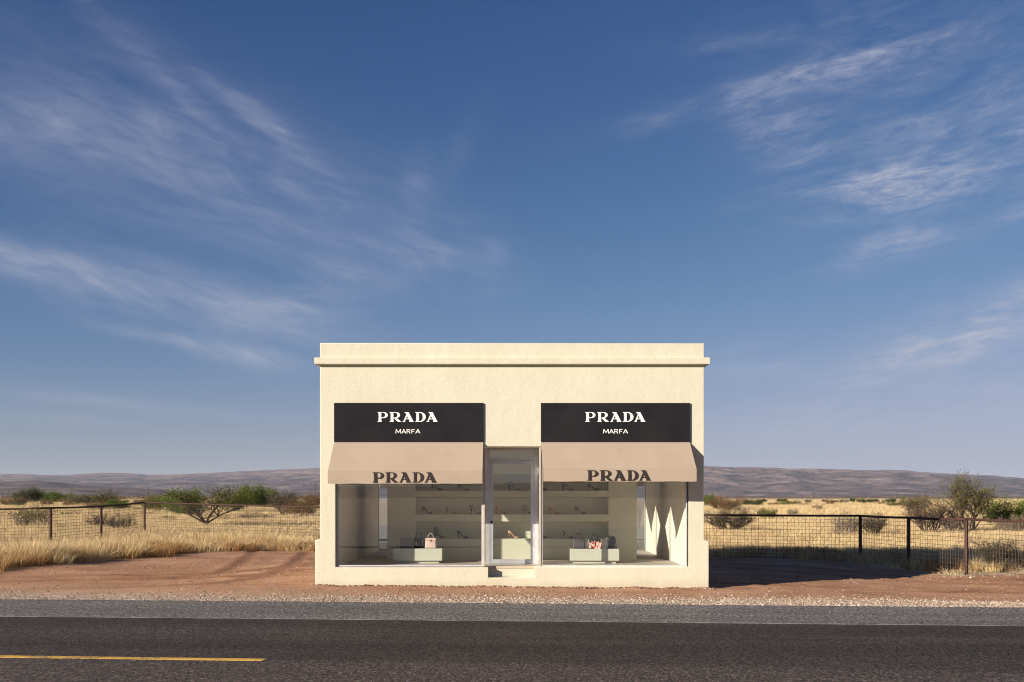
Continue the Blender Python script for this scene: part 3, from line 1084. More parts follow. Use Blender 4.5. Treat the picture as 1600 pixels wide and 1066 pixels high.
def bag_handle(bm, w2, z, hh, y, r, lean=0.0):
    pts = [(w2 * cos(pi * k / 14) + lean * sin(pi * k / 14), y, z + hh * sin(pi * k / 14)) for k in range(15)]
    add_tube(bm, pts, r, 6)

def make_bag(px, z, w, h, wtop, d, m, mh, handle, label, flap=None, pleats=0, y=PY + 0.16, hang=None, flowers=False, tilt=0.0):
    t = thing('handbag', label, 'handbag', ((px - 800) / F * (y - CAMY), y, z), tilt, group='handbags on the pedestals')
    bm = bmesh.new()
    rings = []
    for k in range(9):
        q = k / 8
        wq = (w + (wtop - w) * q) / 2
        dq = d / 2 * (1 - 0.35 * q)
        if k == 0:
            wq, dq = wq * 0.97, dq * 0.95
        rings.append(rounded_ring(wq, dq, h * q, min(0.03, dq * 0.6)))
    if flowers:
        for k, rg in enumerate(rings):
            for i, p in enumerate(rg):
                p.x *= 1 + 0.05 * sin(i * 2.4) * (k / 8)
                p.y *= 1 + 0.12 * sin(i * 2.1 + k)
    loft(bm, rings)
    b = obj('body', bm, m, t, smooth=True)
    b.data.shade_smooth()
    bm = bmesh.new()
    hw, hh, hr = handle
    for yy in (-d * 0.26, d * 0.26):
        bag_handle(bm, hw / 2, h - 0.01, hh, yy, hr)
    obj('handle', bm, mh, t, smooth=True)
    if flap:
        fm, fz = flap
        bm = bmesh.new()
        add_box(bm, -wtop / 2 - 0.004, wtop / 2 + 0.004, -d * 0.42, d * 0.40, h - fz, h + 0.006, 0.006)
        obj('flap', bm, fm, t)
        bm = bmesh.new()
        add_box(bm, -0.018, 0.018, -d * 0.42 - 0.012, -d * 0.42 - 0.0005, h - fz - 0.012, h - fz + 0.02, 0.003)
        obj('clasp', bm, M['gold'], t)
    if pleats:
        bm = bmesh.new()
        for k in range(pleats):
            q = (k + 0.5) / pleats - 0.5
            add_tube(bm, [(q * w * 0.94, -d / 2 * 0.94, 0.01), (q * (w + wtop) / 2 * 0.94, -d / 2 * 0.82, h * 0.5), (q * wtop * 0.94, -d / 2 * 0.65, h * 0.97)], w / pleats * 0.42, 5)
        obj('pleat', bm, m, t, smooth=True)
    if hang:
        bm = bmesh.new()
        add_box(bm, hang - 0.016, hang + 0.016, -d * 0.55, -d * 0.52, h * 0.25, h * 0.62, 0.002)
        obj('tag', bm, M['tagwhite'], t)
    return t

M['gold'] = mat('brass_clasp', (0.55, 0.40, 0.18), None, rough=0.3, metal=1.0)
M['tagwhite'] = mat('white_tag', (0.28, 0.28, 0.30), None, rough=0.5)
M['taupe'] = mat('taupe_leather', (0.25, 0.205, 0.195), (0.29, 0.24, 0.225), 12, 0.5, bump=0.2)
M['blackleather'] = mat('black_leather', (0.018, 0.017, 0.020), (0.03, 0.028, 0.032), 14, 0.38, bump=0.2)
M['pinkleather'] = mat('pale_pink_leather', (0.60, 0.45, 0.39), (0.64, 0.49, 0.43), 10, 0.5, bump=0.15)
M['greyfabric'] = mat('charcoal_woven_fabric', (0.045, 0.042, 0.050), (0.105, 0.098, 0.110), 60, 0.8, bump=0.5, bscale=90)
M['petal'] = mat('pink_petal_cloth', (0.70, 0.36, 0.32), (0.80, 0.56, 0.50), 30, 0.7)
M['petalred'] = mat('red_petal_cloth', (0.50, 0.08, 0.07), (0.62, 0.16, 0.12), 30, 0.7)
M['beige'] = mat('beige_strap', (0.55, 0.48, 0.36), None, rough=0.6)

ZL = PZ(857.5) + 0.002
ZR = PZ(858) + 0.002
pp = PD + 0.16
def BW(px): return px / F * pp
make_bag(634.8, ZL, BW(19), BW(16.5), BW(18.5), 0.11, M['taupe'], M['taupe'], (BW(11), BW(8), 0.006), 'taupe pleated handbag, left of the black one on the left pedestal', pleats=7)
make_bag(654.6, ZL, BW(17.5), BW(16.5), BW(17), 0.12, M['blackleather'], M['blackleather'], (BW(11), BW(8.5), 0.006), 'black handbag with small white tag between the taupe and pink handbags', pleats=6, hang=-0.05)
make_bag(673.0, ZL, BW(19), BW(15.5), BW(15.5), 0.12, M['pinkleather'], M['pinkleather'], (BW(9), BW(8.5), 0.005), 'pale pink trapezoid handbag at the right end of the left pedestal', flap=(M['pinkleather'], 0.05))
make_bag(904.6, ZR, BW(19.5), BW(16.5), BW(17), 0.13, M['greyfabric'], M['blackleather'], (BW(12), BW(8), 0.007), 'charcoal handbag with tall looped handle, left of the floral handbag', flap=(M['blackleather'], 0.025))
fb = make_bag(929.2, ZR, BW(20), BW(14.5), BW(17), 0.14, M['blackleather'], M['blackleather'], (BW(9), BW(9), 0.006), 'gathered black handbag covered in pink flowers, in the right window', flowers=True)
make_bag(953.8, ZR, BW(20), BW(17.5), BW(15), 0.13, M['greyfabric'], M['blackleather'], (BW(14), BW(2.6), 0.010), 'round shouldered charcoal handbag with low flat handle, beside the floral handbag')
random.seed(5)
flower_spots = [(-0.10, .035), (-0.085, .09), (-0.03, .07), (0.0, .03), (0.03, .02), (0.055, .11), (0.045, .075), (-0.02, .115), (0.095, .045), (0.09, .015), (-0.06, .14), (0.075, .15), (0.0, .155), (-0.12, .12), (0.11, .10)]
for i, (fx, fz) in enumerate(flower_spots):
    bm = bmesh.new()
    r = random.uniform(0.019, 0.032) if fz < 0.12 else 0.014
    yb = -0.072 + abs(fz) * 0.10
    for k in range(5):
        a = 2 * pi * k / 5 + i
        c = Vector((fx + r * 0.62 * cos(a), yb - 0.008, fz + r * 0.62 * sin(a)))
        ring = [bm.verts.new(c + Vector((r * 0.55 * cos(b2), 0.004 * sin(b2 * 2 + k), r * 0.55 * sin(b2)))) for b2 in [2 * pi * q / 7 for q in range(7)]]
        ctr = bm.verts.new(c + Vector((0, -0.010, 0)))
        for q in range(7):
            bm.faces.new((ring[q], ring[(q + 1) % 7], ctr))
    obj('flower', bm, M['petalred'] if i % 4 == 3 else M['petal'], fb, smooth=True)
bm = bmesh.new()
add_tube(bm, [(0.05, -0.06, 0.16), (0.0, -0.075, 0.25), (-0.05, -0.05, 0.33)], [0.011, 0.010, 0.006], 6)
obj('knot', bm, M['blackleather'], fb, smooth=True)
for q in (-0.135, 0.138):
    bm = bmesh.new()
    add_tube(bm, [(q, -0.02, 0.02), (q * 1.06, -0.02, 0.10), (q * 0.98, -0.02, 0.19)], 0.006, 6)
    obj('strap', bm, M['beige'], fb, smooth=True)

# ------------------------------------------------------------------ shoes
def shoe_profile(q, heel):
    """height of the sole under the foot along the shoe, q=0 heel .. 1 toe"""
    if q < 0.18:
        return heel * (1 - 0.10 * q / 0.18)
    if q < 0.64:
        t = (q - 0.18) / 0.46
        return heel * 0.90 * (1 - t * t * (3 - 2 * t)) + 0.006
    return 0.006 + 0.008 * ((q - 0.64) / 0.36) ** 2

def shoe_width(q):
    tab = [(0, .014), (.06, .025), (.2, .029), (.42, .025), (.68, .039), (.85, .030), (.95, .017), (1.0, .004)]
    return interp(tab, q)

def pump_upper(bm, L, heel, low=False, open_back=False):
    rings = []
    n = 16
    for i in range(n + 1):
        q = i / n
        x = q * L
        z0 = shoe_profile(q, heel)
        w_ = shoe_width(q)
        top = interp([(0, .062), (.12, .060), (.32, .036), (.5, .028), (.66, .030), (.74, .042), (.88, .030), (1.0, .010)], q)
        if open_back:
            top = interp([(0, .006), (.40, .006), (.52, .020), (.62, .034), (.74, .042), (.88, .030), (1.0, .010)], q)
        dip = 0.004 if q < 0.68 else top * 1.05
        rings.append([Vector((x, -w_, z0 + top * 0.9)), Vector((x, -w_ * 0.86, z0)), Vector((x, w_ * 0.86, z0)), Vector((x, w_, z0 + top * 0.9)),
                      Vector((x, w_ * 0.72, z0 + top * 0.96)), Vector((x, 0, z0 + dip)), Vector((x, -w_ * 0.72, z0 + top * 0.96))])
    loft(bm, rings)

def make_shoe(kind_, m, mh, px, z, label, y=BY + 0.10, flip=False, heel=0.105, L=0.245, tall=1.0):
    t = thing('boot' if kind_ == 'boot' else 'high_heel_shoe', label, 'boot' if kind_ == 'boot' else 'shoe', ((px - 800) / F * (y - CAMY), y, z + 0.001), 0, group='single shoes shown on the shelves')
    ox = -L / 2
    if kind_ in ('pump', 'slingback'):
        bm = bmesh.new()
        pump_upper(bm, L, heel, open_back=(kind_ == 'slingback'))
        bmesh.ops.translate(bm, vec=(ox, 0, 0), verts=bm.verts)
        obj('upper', bm, m, t, smooth=True)
    if kind_ in ('strappy', 'sandal', 'slingback'):
        bm = bmesh.new()
        if kind_ != 'slingback':
            rings = []
            for i in range(15):
                q = i / 14
                z0 = shoe_profile(q, heel)
                w_ = shoe_width(q)
                rings.append([Vector((q * L + ox, -w_, z0)), Vector((q * L + ox, w_, z0)), Vector((q * L + ox, w_, z0 + 0.009)), Vector((q * L + ox, -w_, z0 + 0.009))])
            loft(bm, rings)
            obj('sole', bm, m, t)
            bm = bmesh.new()
            for q, hh in ((0.62, 0.030), (0.74, 0.034), (0.86, 0.026)):
                bm = bmesh.new()
                x = q * L + ox
                z0 = shoe_profile(q, heel)
                w_ = shoe_width(q) + 0.003
                add_tube(bm, [(x + 0.012 * sin(pi * k / 8), w_ * cos(pi * k / 8), z0 + 0.004 + hh * sin(pi * k / 8)) for k in range(9)], 0.0075, 5)
                obj('strap', bm, m, t, smooth=True)
        # heel counter and ankle strap
        bm = bmesh.new()
        z0 = heel
        add_tube(bm, [(0.09 * L + ox + 0.02, 0.028, z0), (0.0 + ox, 0.022, z0 + 0.052), (ox - 0.004, 0, z0 + 0.056), (0.0 + ox, -0.022, z0 + 0.052), (0.09 * L + ox + 0.02, -0.028, z0)], 0.008, 5)
        obj('heel_strap', bm, mh if kind_ == 'slingback' else m, t, smooth=True)
        if kind_ != 'sandal':
            bm = bmesh.new()
            add_tube(bm, [(ox + 0.022 + 0.036 * cos(2 * pi * k / 14), 0.031 * sin(2 * pi * k / 14), z0 + 0.068 + 0.012 * cos(2 * pi * k / 14)) for k in range(15)], 0.006, 5)
            obj('ankle_strap', bm, m, t, smooth=True)
            bm = bmesh.new()
            add_tube(bm, [(ox + 0.05, -0.028, z0 + 0.07), (ox + 0.085, -0.03, z0 + 0.022), (ox + 0.12, -0.03, z0 - 0.02)], 0.006, 5)
            obj('side_strap', bm, m, t, smooth=True)
    if kind_ == 'boot':
        bm = bmesh.new()
        rings = []
        for z_, x0, x1, wd in ((0.05, 0.0, 0.115, .030), (0.085, 0.0, 0.125, .034), (0.12, 0.004, 0.105, .036), (0.165, 0.006, 0.10, .040), (0.235, -0.004, 0.106, .046)):
            cx, rx = (x0 + x1) / 2, (x1 - x0) / 2
            rings.append([Vector((cx + rx * cos(2 * pi * k / 12) + ox, wd * sin(2 * pi * k / 12), z_)) for k in range(12)])
        loft(bm, rings)
        obj('shaft', bm, m, t, smooth=True)
        bm = bmesh.new()
        rings = []
        for i in range(11):
            q = 0.30 + 0.70 * i / 10
            z0 = shoe_profile(q, 0.07)
            w_ = shoe_width(q) * 1.1
            top = interp([(.3, .07), (.45, .075), (.6, .062), (.8, .042), (1, .012)], q)
            rings.append([Vector((q * L + ox, w_ * cos(pi * k / 6) if k <= 6 else 0, z0 + (top * sin(pi * k / 6) if k <= 6 else 0))) for k in range(7)])
        loft(bm, rings)
        obj('foot', bm, m, t, smooth=True)
    # heel
    bm = bmesh.new()
    hh = 0.06 if kind_ == 'boot' else heel
    r0, r1 = (0.026, 0.020) if kind_ == 'boot' else (0.022, 0.006)
    hx = ox + 0.028
    add_tube(bm, [(hx, 0, hh + 0.004), (hx - 0.004, 0, hh * 0.72), (hx - 0.004, 0, hh * 0.4), (hx - 0.006, 0, 0.0)], [r0, (r0 + r1) * 0.42, r1 * 1.25, r1], 8)
    obj('heel', bm, mh, t, smooth=True)
    t.scale = (1.04, 1.0, 1.12 * tall)
    return t

M['sdark'] = mat('very_dark_brown_leather', (0.016, 0.010, 0.010), (0.024, 0.015, 0.014), 20, 0.35)
M['sblack'] = mat('black_patent_leather', (0.010, 0.010, 0.012), (0.016, 0.015, 0.018), 20, 0.3)
M['sbrown'] = mat('brown_suede', (0.075, 0.040, 0.026), (0.10, 0.055, 0.036), 30, 0.8)
M['smauve'] = mat('mauve_satin', (0.26, 0.17, 0.15), None, rough=0.45)
M['sred'] = mat('coral_red_leather', (0.36, 0.10, 0.06), (0.42, 0.13, 0.08), 20, 0.5)
M['stan'] = mat('tan_orange_leather', (0.33, 0.15, 0.05), (0.40, 0.20, 0.08), 20, 0.5)
M['spink'] = mat('salmon_pink_leather', (0.52, 0.24, 0.16), (0.58, 0.30, 0.20), 20, 0.5)
M['sgrey'] = mat('slate_grey_leather', (0.075, 0.080, 0.095), (0.10, 0.105, 0.12), 20, 0.5)
M['solive'] = mat('olive_snakeskin', (0.05, 0.045, 0.025), (0.13, 0.11, 0.07), 90, 0.5)

ZT, ZM, ZB = 1.9165, 1.393, 0.856
make_shoe('slingback', M['sdark'], M['sdark'], 682.5, ZT, 'dark brown slingback heel on the top shelf behind the left awning')
make_shoe('pump', M['smauve'], M['sblack'], 724.5, ZT, 'mauve pump with black heel on the top shelf in the left window')
make_shoe('strappy', M['sblack'], M['sblack'], 803.5, ZT, 'black strappy heel on the top shelf behind the door glass')
make_shoe('pump', M['sdark'], M['sdark'], 846.5, ZT, 'dark pump half hidden by the right door post on the top shelf')
make_shoe('strappy', M['sdark'], M['sblack'], 887.5, ZT, 'black strappy heel on the top shelf in the right window')
make_shoe('pump', M['sbrown'], M['sbrown'], 927.5, ZT, 'brown suede pump at the right end of the top shelf')
make_shoe('pump', M['sdark'], M['sblack'], 668.0, ZM, 'very dark pump at the left end of the middle shelf')
make_shoe('sandal', M['sred'], M['sblack'], 705.5, ZM, 'coral red and black sandal on the middle shelf in the left window')
make_shoe('strappy', M['sblack'], M['sblack'], 743.5, ZM, 'black strappy heel on the middle shelf by the left door post')
make_shoe('pump', M['stan'], M['stan'], 783.0, ZM, 'tan orange pump on the middle shelf behind the door glass')
make_shoe('slingback', M['solive'], M['sdark'], 826.0, ZM, 'olive and brown slingback heel on the middle shelf behind the door glass')
make_shoe('sandal', M['sred'], M['sred'], 866.5, ZM, 'red strappy sandal on the middle shelf in the right window')
make_shoe('pump', M['solive'], M['sbrown'], 907.5, ZM, 'dark snakeskin pump at the right end of the middle shelf')
make_shoe('boot', M['sgrey'], M['sgrey'], 686.5, ZB, 'slate grey ankle boot on the bottom ledge behind the pink handbag')
make_shoe('pump', M['sblack'], M['sblack'], 723.5, ZB, 'glossy black pump on the bottom ledge in the left window')
make_shoe('pump', M['spink'], M['stan'], 803.0, ZB, 'salmon pink pump on the bottom ledge behind the door glass')
make_shoe('pump', M['sblack'], M['sblack'], 846.0, ZB, 'black pump behind the right door post on the bottom ledge')
make_shoe('sandal', M['sbrown'], M['sbrown'], 888.5, ZB, 'thin brown sandal on the bottom ledge behind the charcoal handbag')

# ------------------------------------------------------------------ fence
M['rust'] = mat('rusty_pipe', (0.032, 0.015, 0.012), (0.075, 0.031, 0.021), 9, 0.75, bump=0.4, bscale=60)
M['wire'] = mat('rusty_wire', (0.06, 0.043, 0.036), (0.11, 0.083, 0.07), 20, 0.6, metal=0.3)
fence = thing('pipe_fence', 'rusty pipe fence with square wire mesh running behind the shop', 'fence')
FP = [(-24.5, 12.0), (-20.0, 12.4), (-15.2, 13.1), (-14.98, 16.6), (-14.76, 20.3), (-6.75, 16.65), (-1.0, 14.1), (4.6, 11.6), (10.08, 9.1), (10.28, 6.1), (10.68, 3.7), (11.15, 1.1), (15.5, 0.6), (20.0, 0.1)]
FH = [1.20, 1.22, 1.28, 1.32, 1.38, 1.32, 1.30, 1.27, 1.30, 1.29, 1.28, 1.28, 1.28, 1.28]
tops = []
for (x, y), h in zip(FP, FH):
    z0 = gz(x, y)
    bm = bmesh.new()
    add_tube(bm, [(0, 0, -0.3), (0, 0, h)], 0.043, 10)
    obj('post', bm, M['rust'], fence, (x, y, z0), True)
    tops.append(Vector((x, y, z0 + h)))
for a, b_ in zip(tops, tops[1:]):
    d = b_ - a
    L = d.length
    dn = d.normalized()
    bm = bmesh.new()
    k_ = max(2, int(L / 0.6))
    add_tube(bm, [a + d * (k / k_) + Vector((0, 0, 0.030 - 0.012 * sin(pi * k / k_))) for k in range(k_ + 1)], 0.031, 8)
    obj('rail', bm, M['rust'], fence, smooth=True)
    bm = bmesh.new()
    n = int(L / 0.105)
    def wire(p, q, r=0.0040):
        u = (q - p).normalized()
        ref = Vector((0, 0, 1)) if abs(u.z) < 0.9 else dn
        s1 = u.cross(ref).normalized() * r
        s2 = u.cross(s1).normalized() * r
        ra = [bm.verts.new(p + s) for s in (s1, s2, -s1, -s2)]
        rb = [bm.verts.new(q + s) for s in (s1, s2, -s1, -s2)]
        for i in range(4):
            bm.faces.new((ra[i], ra[(i + 1) % 4], rb[(i + 1) % 4], rb[i]))
    off = Vector((dn.y, -dn.x, 0)) * 0.03
    for i in range(1, n + 1):
        p = a + d * ((i - 0.5) / n) + off
        g = gz(p.x, p.y)
        wire(Vector((p.x, p.y, max(g - 0.02, p.z - 1.30))), Vector((p.x, p.y, p.z + 0.02)))
    for k in range(12):
        q0 = a + off + Vector((0, 0, -0.08 - 0.105 * k))
        q1 = b_ + off + Vector((0, 0, -0.08 - 0.105 * k))
        wire(q0, q1)
    obj('wire_mesh', bm, M['wire'], fence)

# ------------------------------------------------------------------ utility poles far out
M['polewood'] = mat('grey_weathered_wood', (0.06, 0.05, 0.045), (0.10, 0.085, 0.075), 10, 0.9)
def make_pole(px, ytop, ybase, D, label):
    h = (ybase - ytop) / F * D
    t = thing('utility_pole', label, 'utility pole', ((px - 800) / F * D, D + CAMY, EYE + (HOR - ybase) / F * D), group='utility poles far out on the plain')
    bm = bmesh.new()
    add_tube(bm, [(0, 0, -1), (0, 0, h)], [0.26, 0.19], 8)
    obj('pole', bm, M['polewood'], t)
    bm = bmesh.new()
    add_box(bm, -1.3, 1.3, -0.12, 0.12, h - 1.1, h - 0.8)
    obj('crossarm', bm, M['polewood'], t)
    return t
for px, yt, yb, D, lab in ((4, 768, 779, 620, 'leftmost far utility pole at the edge of the view'), (13.5, 764, 779, 560, 'far utility pole beside the round dark shrub on the left'),
                           (112, 762, 779, 520, 'far utility pole above the low green thicket on the left'), (232, 762, 779, 470, 'far utility pole left of the big spreading mesquite'),
                           (493, 755, 780, 420, 'tallest far utility pole, just left of the shop wall'), (1113, 768, 780, 560, 'far utility pole just right of the shop'),
                           (1271, 768, 784, 500, 'far utility pole in the middle of the right plain'), (1400, 770, 786, 480, 'far utility pole left of the tall mesquite on the right')):
    make_pole(px, yt, yb, D, lab)

# ------------------------------------------------------------------ shrubs
def leafy(name, c1, c2, trans=0.25):
    m, n, b = principled(name)
    b.inputs['Roughness'].default_value = 0.8
    b.inputs['Specular IOR Level'].default_value = 0.15
    g = n.node('ShaderNodeNewGeometry')
    oi = n.node('ShaderNodeObjectInfo')
    c = n.ramp(g.outputs['Random Per Island'], [(0.0, c1), (1.0, c2)])
    hsv = n.node('ShaderNodeHueSaturation')
    n.link(c, hsv.inputs['Color'])
    n.link(n.math('MULTIPLY_ADD', oi.outputs['Random'], 0.035, 0.482), hsv.inputs['Hue'])
    n.link(n.math('MULTIPLY_ADD', oi.outputs['Random'], 0.35, 0.85), hsv.inputs['Value'])
    n.link(hsv.outputs[0], b.inputs['Base Color'])
    tr = n.node('ShaderNodeBsdfTranslucent')
    n.link(hsv.outputs[0], tr.inputs['Color'])
    mx = n.node('ShaderNodeMixShader')
    mx.inputs[0].default_value = trans
    n.link(b.outputs[0], mx.inputs[1])
    n.link(tr.outputs[0], mx.inputs[2])
    out = [q for q in n.t.nodes if q.type == 'OUTPUT_MATERIAL'][0]
    n.link(mx.outputs[0], out.inputs[0])
    return m

M['olive'] = leafy('olive_leaves', (0.085, 0.080, 0.022), (0.17, 0.155, 0.045))
M['green'] = leafy('bright_green_leaves', (0.060, 0.095, 0.012), (0.13, 0.175, 0.028))
M['greygreen'] = leafy('grey_green_leaves', (0.10, 0.092, 0.045), (0.20, 0.18, 0.10))
M['brownleaf'] = leafy('dry_brown_leaves', (0.13, 0.082, 0.038), (0.24, 0.155, 0.075))
M['darkgreen'] = leafy('dark_green_leaves', (0.038, 0.050, 0.016), (0.085, 0.098, 0.034))
M['bark'] = mat('dark_grey_bark', (0.045, 0.032, 0.026), (0.095, 0.072, 0.060), 8, 0.95)
M['palebark'] = mat('pale_bare_twigs', (0.19, 0.145, 0.11), (0.31, 0.245, 0.19), 8, 0.95)

def build_shrub(seed, nstem, spread, lift, levels, leaf_n, leaf_s, thick, crook=0.35, leaf_from=0.45, trunk=0.0, jag=0.35):
    """returns two bmeshes (stems, leaves) of a shrub about 1 m tall and 1 m wide"""
    R = random.Random(seed)
    sb, lb = bmesh.new(), bmesh.new()
    tips = []
    def branch(p, d, L, r, lev):
        pts, rad = [p.copy()], [r]
        k = 4 if lev < 2 else 3
        q = p.copy()
        for i in range(k):
            d = (d + Vector((R.uniform(-1, 1), R.uniform(-1, 1), R.uniform(-0.6, 0.9))) * crook * 0.5).normalized()
            q = q + d * (L / k)
            pts.append(q.copy())
            rad.append(r * (1 - 0.6 * (i + 1) / k))
            if lev < levels and i >= (1 if lev == 0 else 0):
                for _ in range(R.choice((1, 2)) if lev < 2 else R.choice((1, 2))):
                    a = R.uniform(0, 2 * pi)
                    side = Vector((cos(a), sin(a), R.uniform(-0.15, 0.55)))
                    branch(q, (d * 0.7 + side * 0.75).normalized(), L * R.uniform(0.42, 0.66), r * 0.55, lev + 1)
            if lev >= 1:
                tips.append((q.copy(), d.copy(), lev))
        add_tube(sb, pts, rad, 5 if lev < 1 else 3, cap=False)
    for i in range(nstem):
        a = 2 * pi * (i + R.uniform(-0.35, 0.35)) / nstem
        d = Vector((cos(a) * spread * R.uniform(0.4, 1.1), sin(a) * spread * R.uniform(0.4, 1.1), lift * R.uniform(0.7, 1.2))).normalized()
        base = Vector((0.03 * cos(a), 0.03 * sin(a), 0))
        if trunk:
            base = Vector((0.012 * cos(a), 0.012 * sin(a), trunk))
        branch(base, d, R.uniform(0.42, 0.62), thick, 0)
    if trunk:
        add_tube(sb, [(0, 0, -0.05), (0.01, 0, trunk * 0.5), (0, 0.01, trunk * 1.05)], [thick * 2.0, thick * 1.6, thick * 1.4], 7)
    tips = [t for t in tips if t[0].z > 0.10]
    zmax = max(t[0].z for t in tips)
    for _ in range(leaf_n):
        p, d, lev = R.choice(tips)
        if p.z < zmax * leaf_from * R.uniform(0.3, 1.0):
            continue
        c = p + Vector((R.gauss(0, 1), R.gauss(0, 1), R.gauss(0, 0.8))) * jag * 0.09
        u = Vector((R.uniform(-1, 1), R.uniform(-1, 1), R.uniform(-0.4, 1))).normalized()
        v = u.cross(Vector((R.uniform(-1, 1), R.uniform(-1, 1), R.uniform(-1, 1)))).normalized()
        s = leaf_s * R.uniform(0.6, 1.4)
        vs_ = [lb.verts.new(c - u * s), lb.verts.new(c + v * s * 0.45), lb.verts.new(c + u * s), lb.verts.new(c - v * s * 0.45)]
        lb.faces.new(vs_)
    # normalise to unit height and width
    allv = list(sb.verts) + list(lb.verts)
    zt = sorted(v.co.z for v in allv)[int(len(allv) * 0.995)]
    xw = sorted(abs(v.co.x) for v in allv)[int(len(allv) * 0.985)]
    yw = sorted(abs(v.co.y) for v in allv)[int(len(allv) * 0.985)]
    for v in allv:
        v.co.x *= 0.5 / xw
        v.co.y *= 0.5 / yw
        v.co.z *= 1.0 / zt
    def done(bm, nm):
        me = bpy.data.meshes.new(nm)
        bm.to_mesh(me)
        bm.free()
        return me
    return done(sb, 'stems'), done(lb, 'foliage')

PROTO = {}
def proto(key):
    if key not in PROTO:
        a = {'mesquite': dict(seed=3, nstem=5, spread=1.0, lift=0.8, levels=3, leaf_n=4200, leaf_s=0.013, thick=0.022, crook=0.6, leaf_from=0.45, trunk=0.12, jag=0.6),
             'tallmesquite': dict(seed=12, nstem=9, spread=0.55, lift=1.2, levels=3, leaf_n=5600, leaf_s=0.0145, thick=0.014, crook=0.5, leaf_from=0.4, jag=0.5),
             'bush': dict(seed=21, nstem=9, spread=1.0, lift=0.8, levels=2, leaf_n=7500, leaf_s=0.019, thick=0.012, leaf_from=0.2, jag=0.9),
             'bush2': dict(seed=33, nstem=8, spread=1.2, lift=0.7, levels=2, leaf_n=6500, leaf_s=0.021, thick=0.012, leaf_from=0.15, jag=1.0),
             'dense': dict(seed=44, nstem=10, spread=1.0, lift=0.7, levels=2, leaf_n=12000, leaf_s=0.022, thick=0.009, leaf_from=0.05, jag=1.1),
             'open': dict(seed=55, nstem=13, spread=0.9, lift=1.0, levels=3, leaf_n=2600, leaf_s=0.017, thick=0.015, crook=0.4, leaf_from=0.35, jag=0.6),
             'open2': dict(seed=66, nstem=15, spread=1.1, lift=0.95, levels=3, leaf_n=2600, leaf_s=0.016, thick=0.015, crook=0.45, leaf_from=0.4, jag=0.6),
             'bare': dict(seed=77, nstem=11, spread=1.2, lift=0.9, levels=3, leaf_n=300, leaf_s=0.018, thick=0.016, crook=0.4, leaf_from=0.7, jag=0.5),
             'stalky': dict(seed=88, nstem=9, spread=0.7, lift=1.1, levels=2, leaf_n=1700, leaf_s=0.028, thick=0.017, crook=0.3, leaf_from=0.7, jag=0.8)}[key]
        PROTO[key] = build_shrub(**a)
    return PROTO[key]

MVAR = {}
def variant(me, m):
    k = (me.name, m.name)
    if k not in MVAR:
        c = me.copy()
        c.materials.clear()
        c.materials.append(m)
        MVAR[k] = c
    return MVAR[k]

SEEDR = random.Random(9)
def shrub(px, ybase, ytop, wpx, key, leaf, bark, label, Y=None, name='desert_shrub', cat='shrub', group='desert shrubs beyond the fence', deep=1.0):
    if Y is None:
        Y = solve_depth(ybase)
    D = Y - CAMY
    x = (px - 800) / F * D
    z = gz(x, Y)
    h = EYE + (HOR - ytop) / F * D - z
    wd = wpx / F * D
    t = thing(name, label, cat, (x, Y, z - 0.02), SEEDR.uniform(0, 6.28), group)
    sm, lm = proto(key)
    t.scale = (wd * deep, wd * deep, h)
    so = bpy.data.objects.new('stems', variant(sm, M[bark]))
    lo = bpy.data.objects.new('foliage', variant(lm, M[leaf]))
    for o in (so, lo):
        COL.objects.link(o)
        o.parent = t
    return t

G_L, G_R = 'shrubs beyond the left fence', 'shrubs beyond the right fence'
# left of the shop
shrub(44, 788, 762, 40, 'dense', 'darkgreen', 'bark', 'round dark green shrub standing above the others near the left edge', group=G_L)
shrub(22, 792, 776, 46, 'bush2', 'brownleaf', 'bark', 'low brown shrub at the left edge under the round dark shrub', group=G_L)
shrub(74, 786, 767.5, 34, 'dense', 'green', 'bark', 'bright green low shrub beside the round dark shrub', group=G_L)
shrub(98, 787, 769, 36, 'dense', 'green', 'bark', 'green low shrub in the thicket below a far pole', group=G_L)
shrub(125, 790, 771, 40, 'bush', 'greygreen', 'bark', 'dull grey green shrub between the green thicket and the twiggy olive shrub', group=G_L)
shrub(163, 799, 764, 62, 'open2', 'olive', 'bark', 'twiggy olive shrub with tall bare tips left of the middle', group=G_L)
shrub(184, 800, 780, 34, 'dense', 'green', 'bark', 'small fresh green shrub at the foot of the twiggy olive shrub', group=G_L)
shrub(150, 801, 783, 44, 'bush2', 'brownleaf', 'bark', 'brown shrub at the foot of the twiggy olive shrub', group=G_L)
shrub(245, 802, 771, 44, 'bush', 'olive', 'bark', 'olive shrub standing left of the big spreading mesquite', group=G_L)
shrub(216, 791, 780, 26, 'bush2', 'brownleaf', 'bark', 'low brown shrub left of the olive one', group=G_L)
shrub(34, 829, 792, 50, 'stalky', 'olive', 'palebark', 'thin pale stemmed shrub nearest the left edge behind the fence', group=G_L)
shrub(66, 831, 783, 52, 'stalky', 'olive', 'palebark', 'taller pale stemmed shrub behind the first fence post on the left', group=G_L)
shrub(160, 831, 797, 66, 'bare', 'brownleaf', 'bark', 'bare leafless shrub behind the second left fence post', group=G_L)
shrub(186, 835, 801, 52, 'bare', 'brownleaf', 'bark', 'small leafless shrub right of the second left fence post', group=G_L)
shrub(322, 829, 757, 112, 'mesquite', 'olive', 'bark', 'big spreading mesquite with a dark crooked trunk and olive crown', name='mesquite_tree', cat='tree', group=G_L)
shrub(287, 808, 763, 66, 'dense', 'green', 'bark', 'bright green shrub merging into the left side of the big mesquite', group=G_L)
shrub(362, 802, 764, 60, 'bush', 'green', 'bark', 'green shrub with fine leaves just right of the big mesquite trunk', group=G_L)
shrub(394, 794, 757, 54, 'dense', 'green', 'bark', 'tall rounded bright green shrub right of the big mesquite', group=G_L)
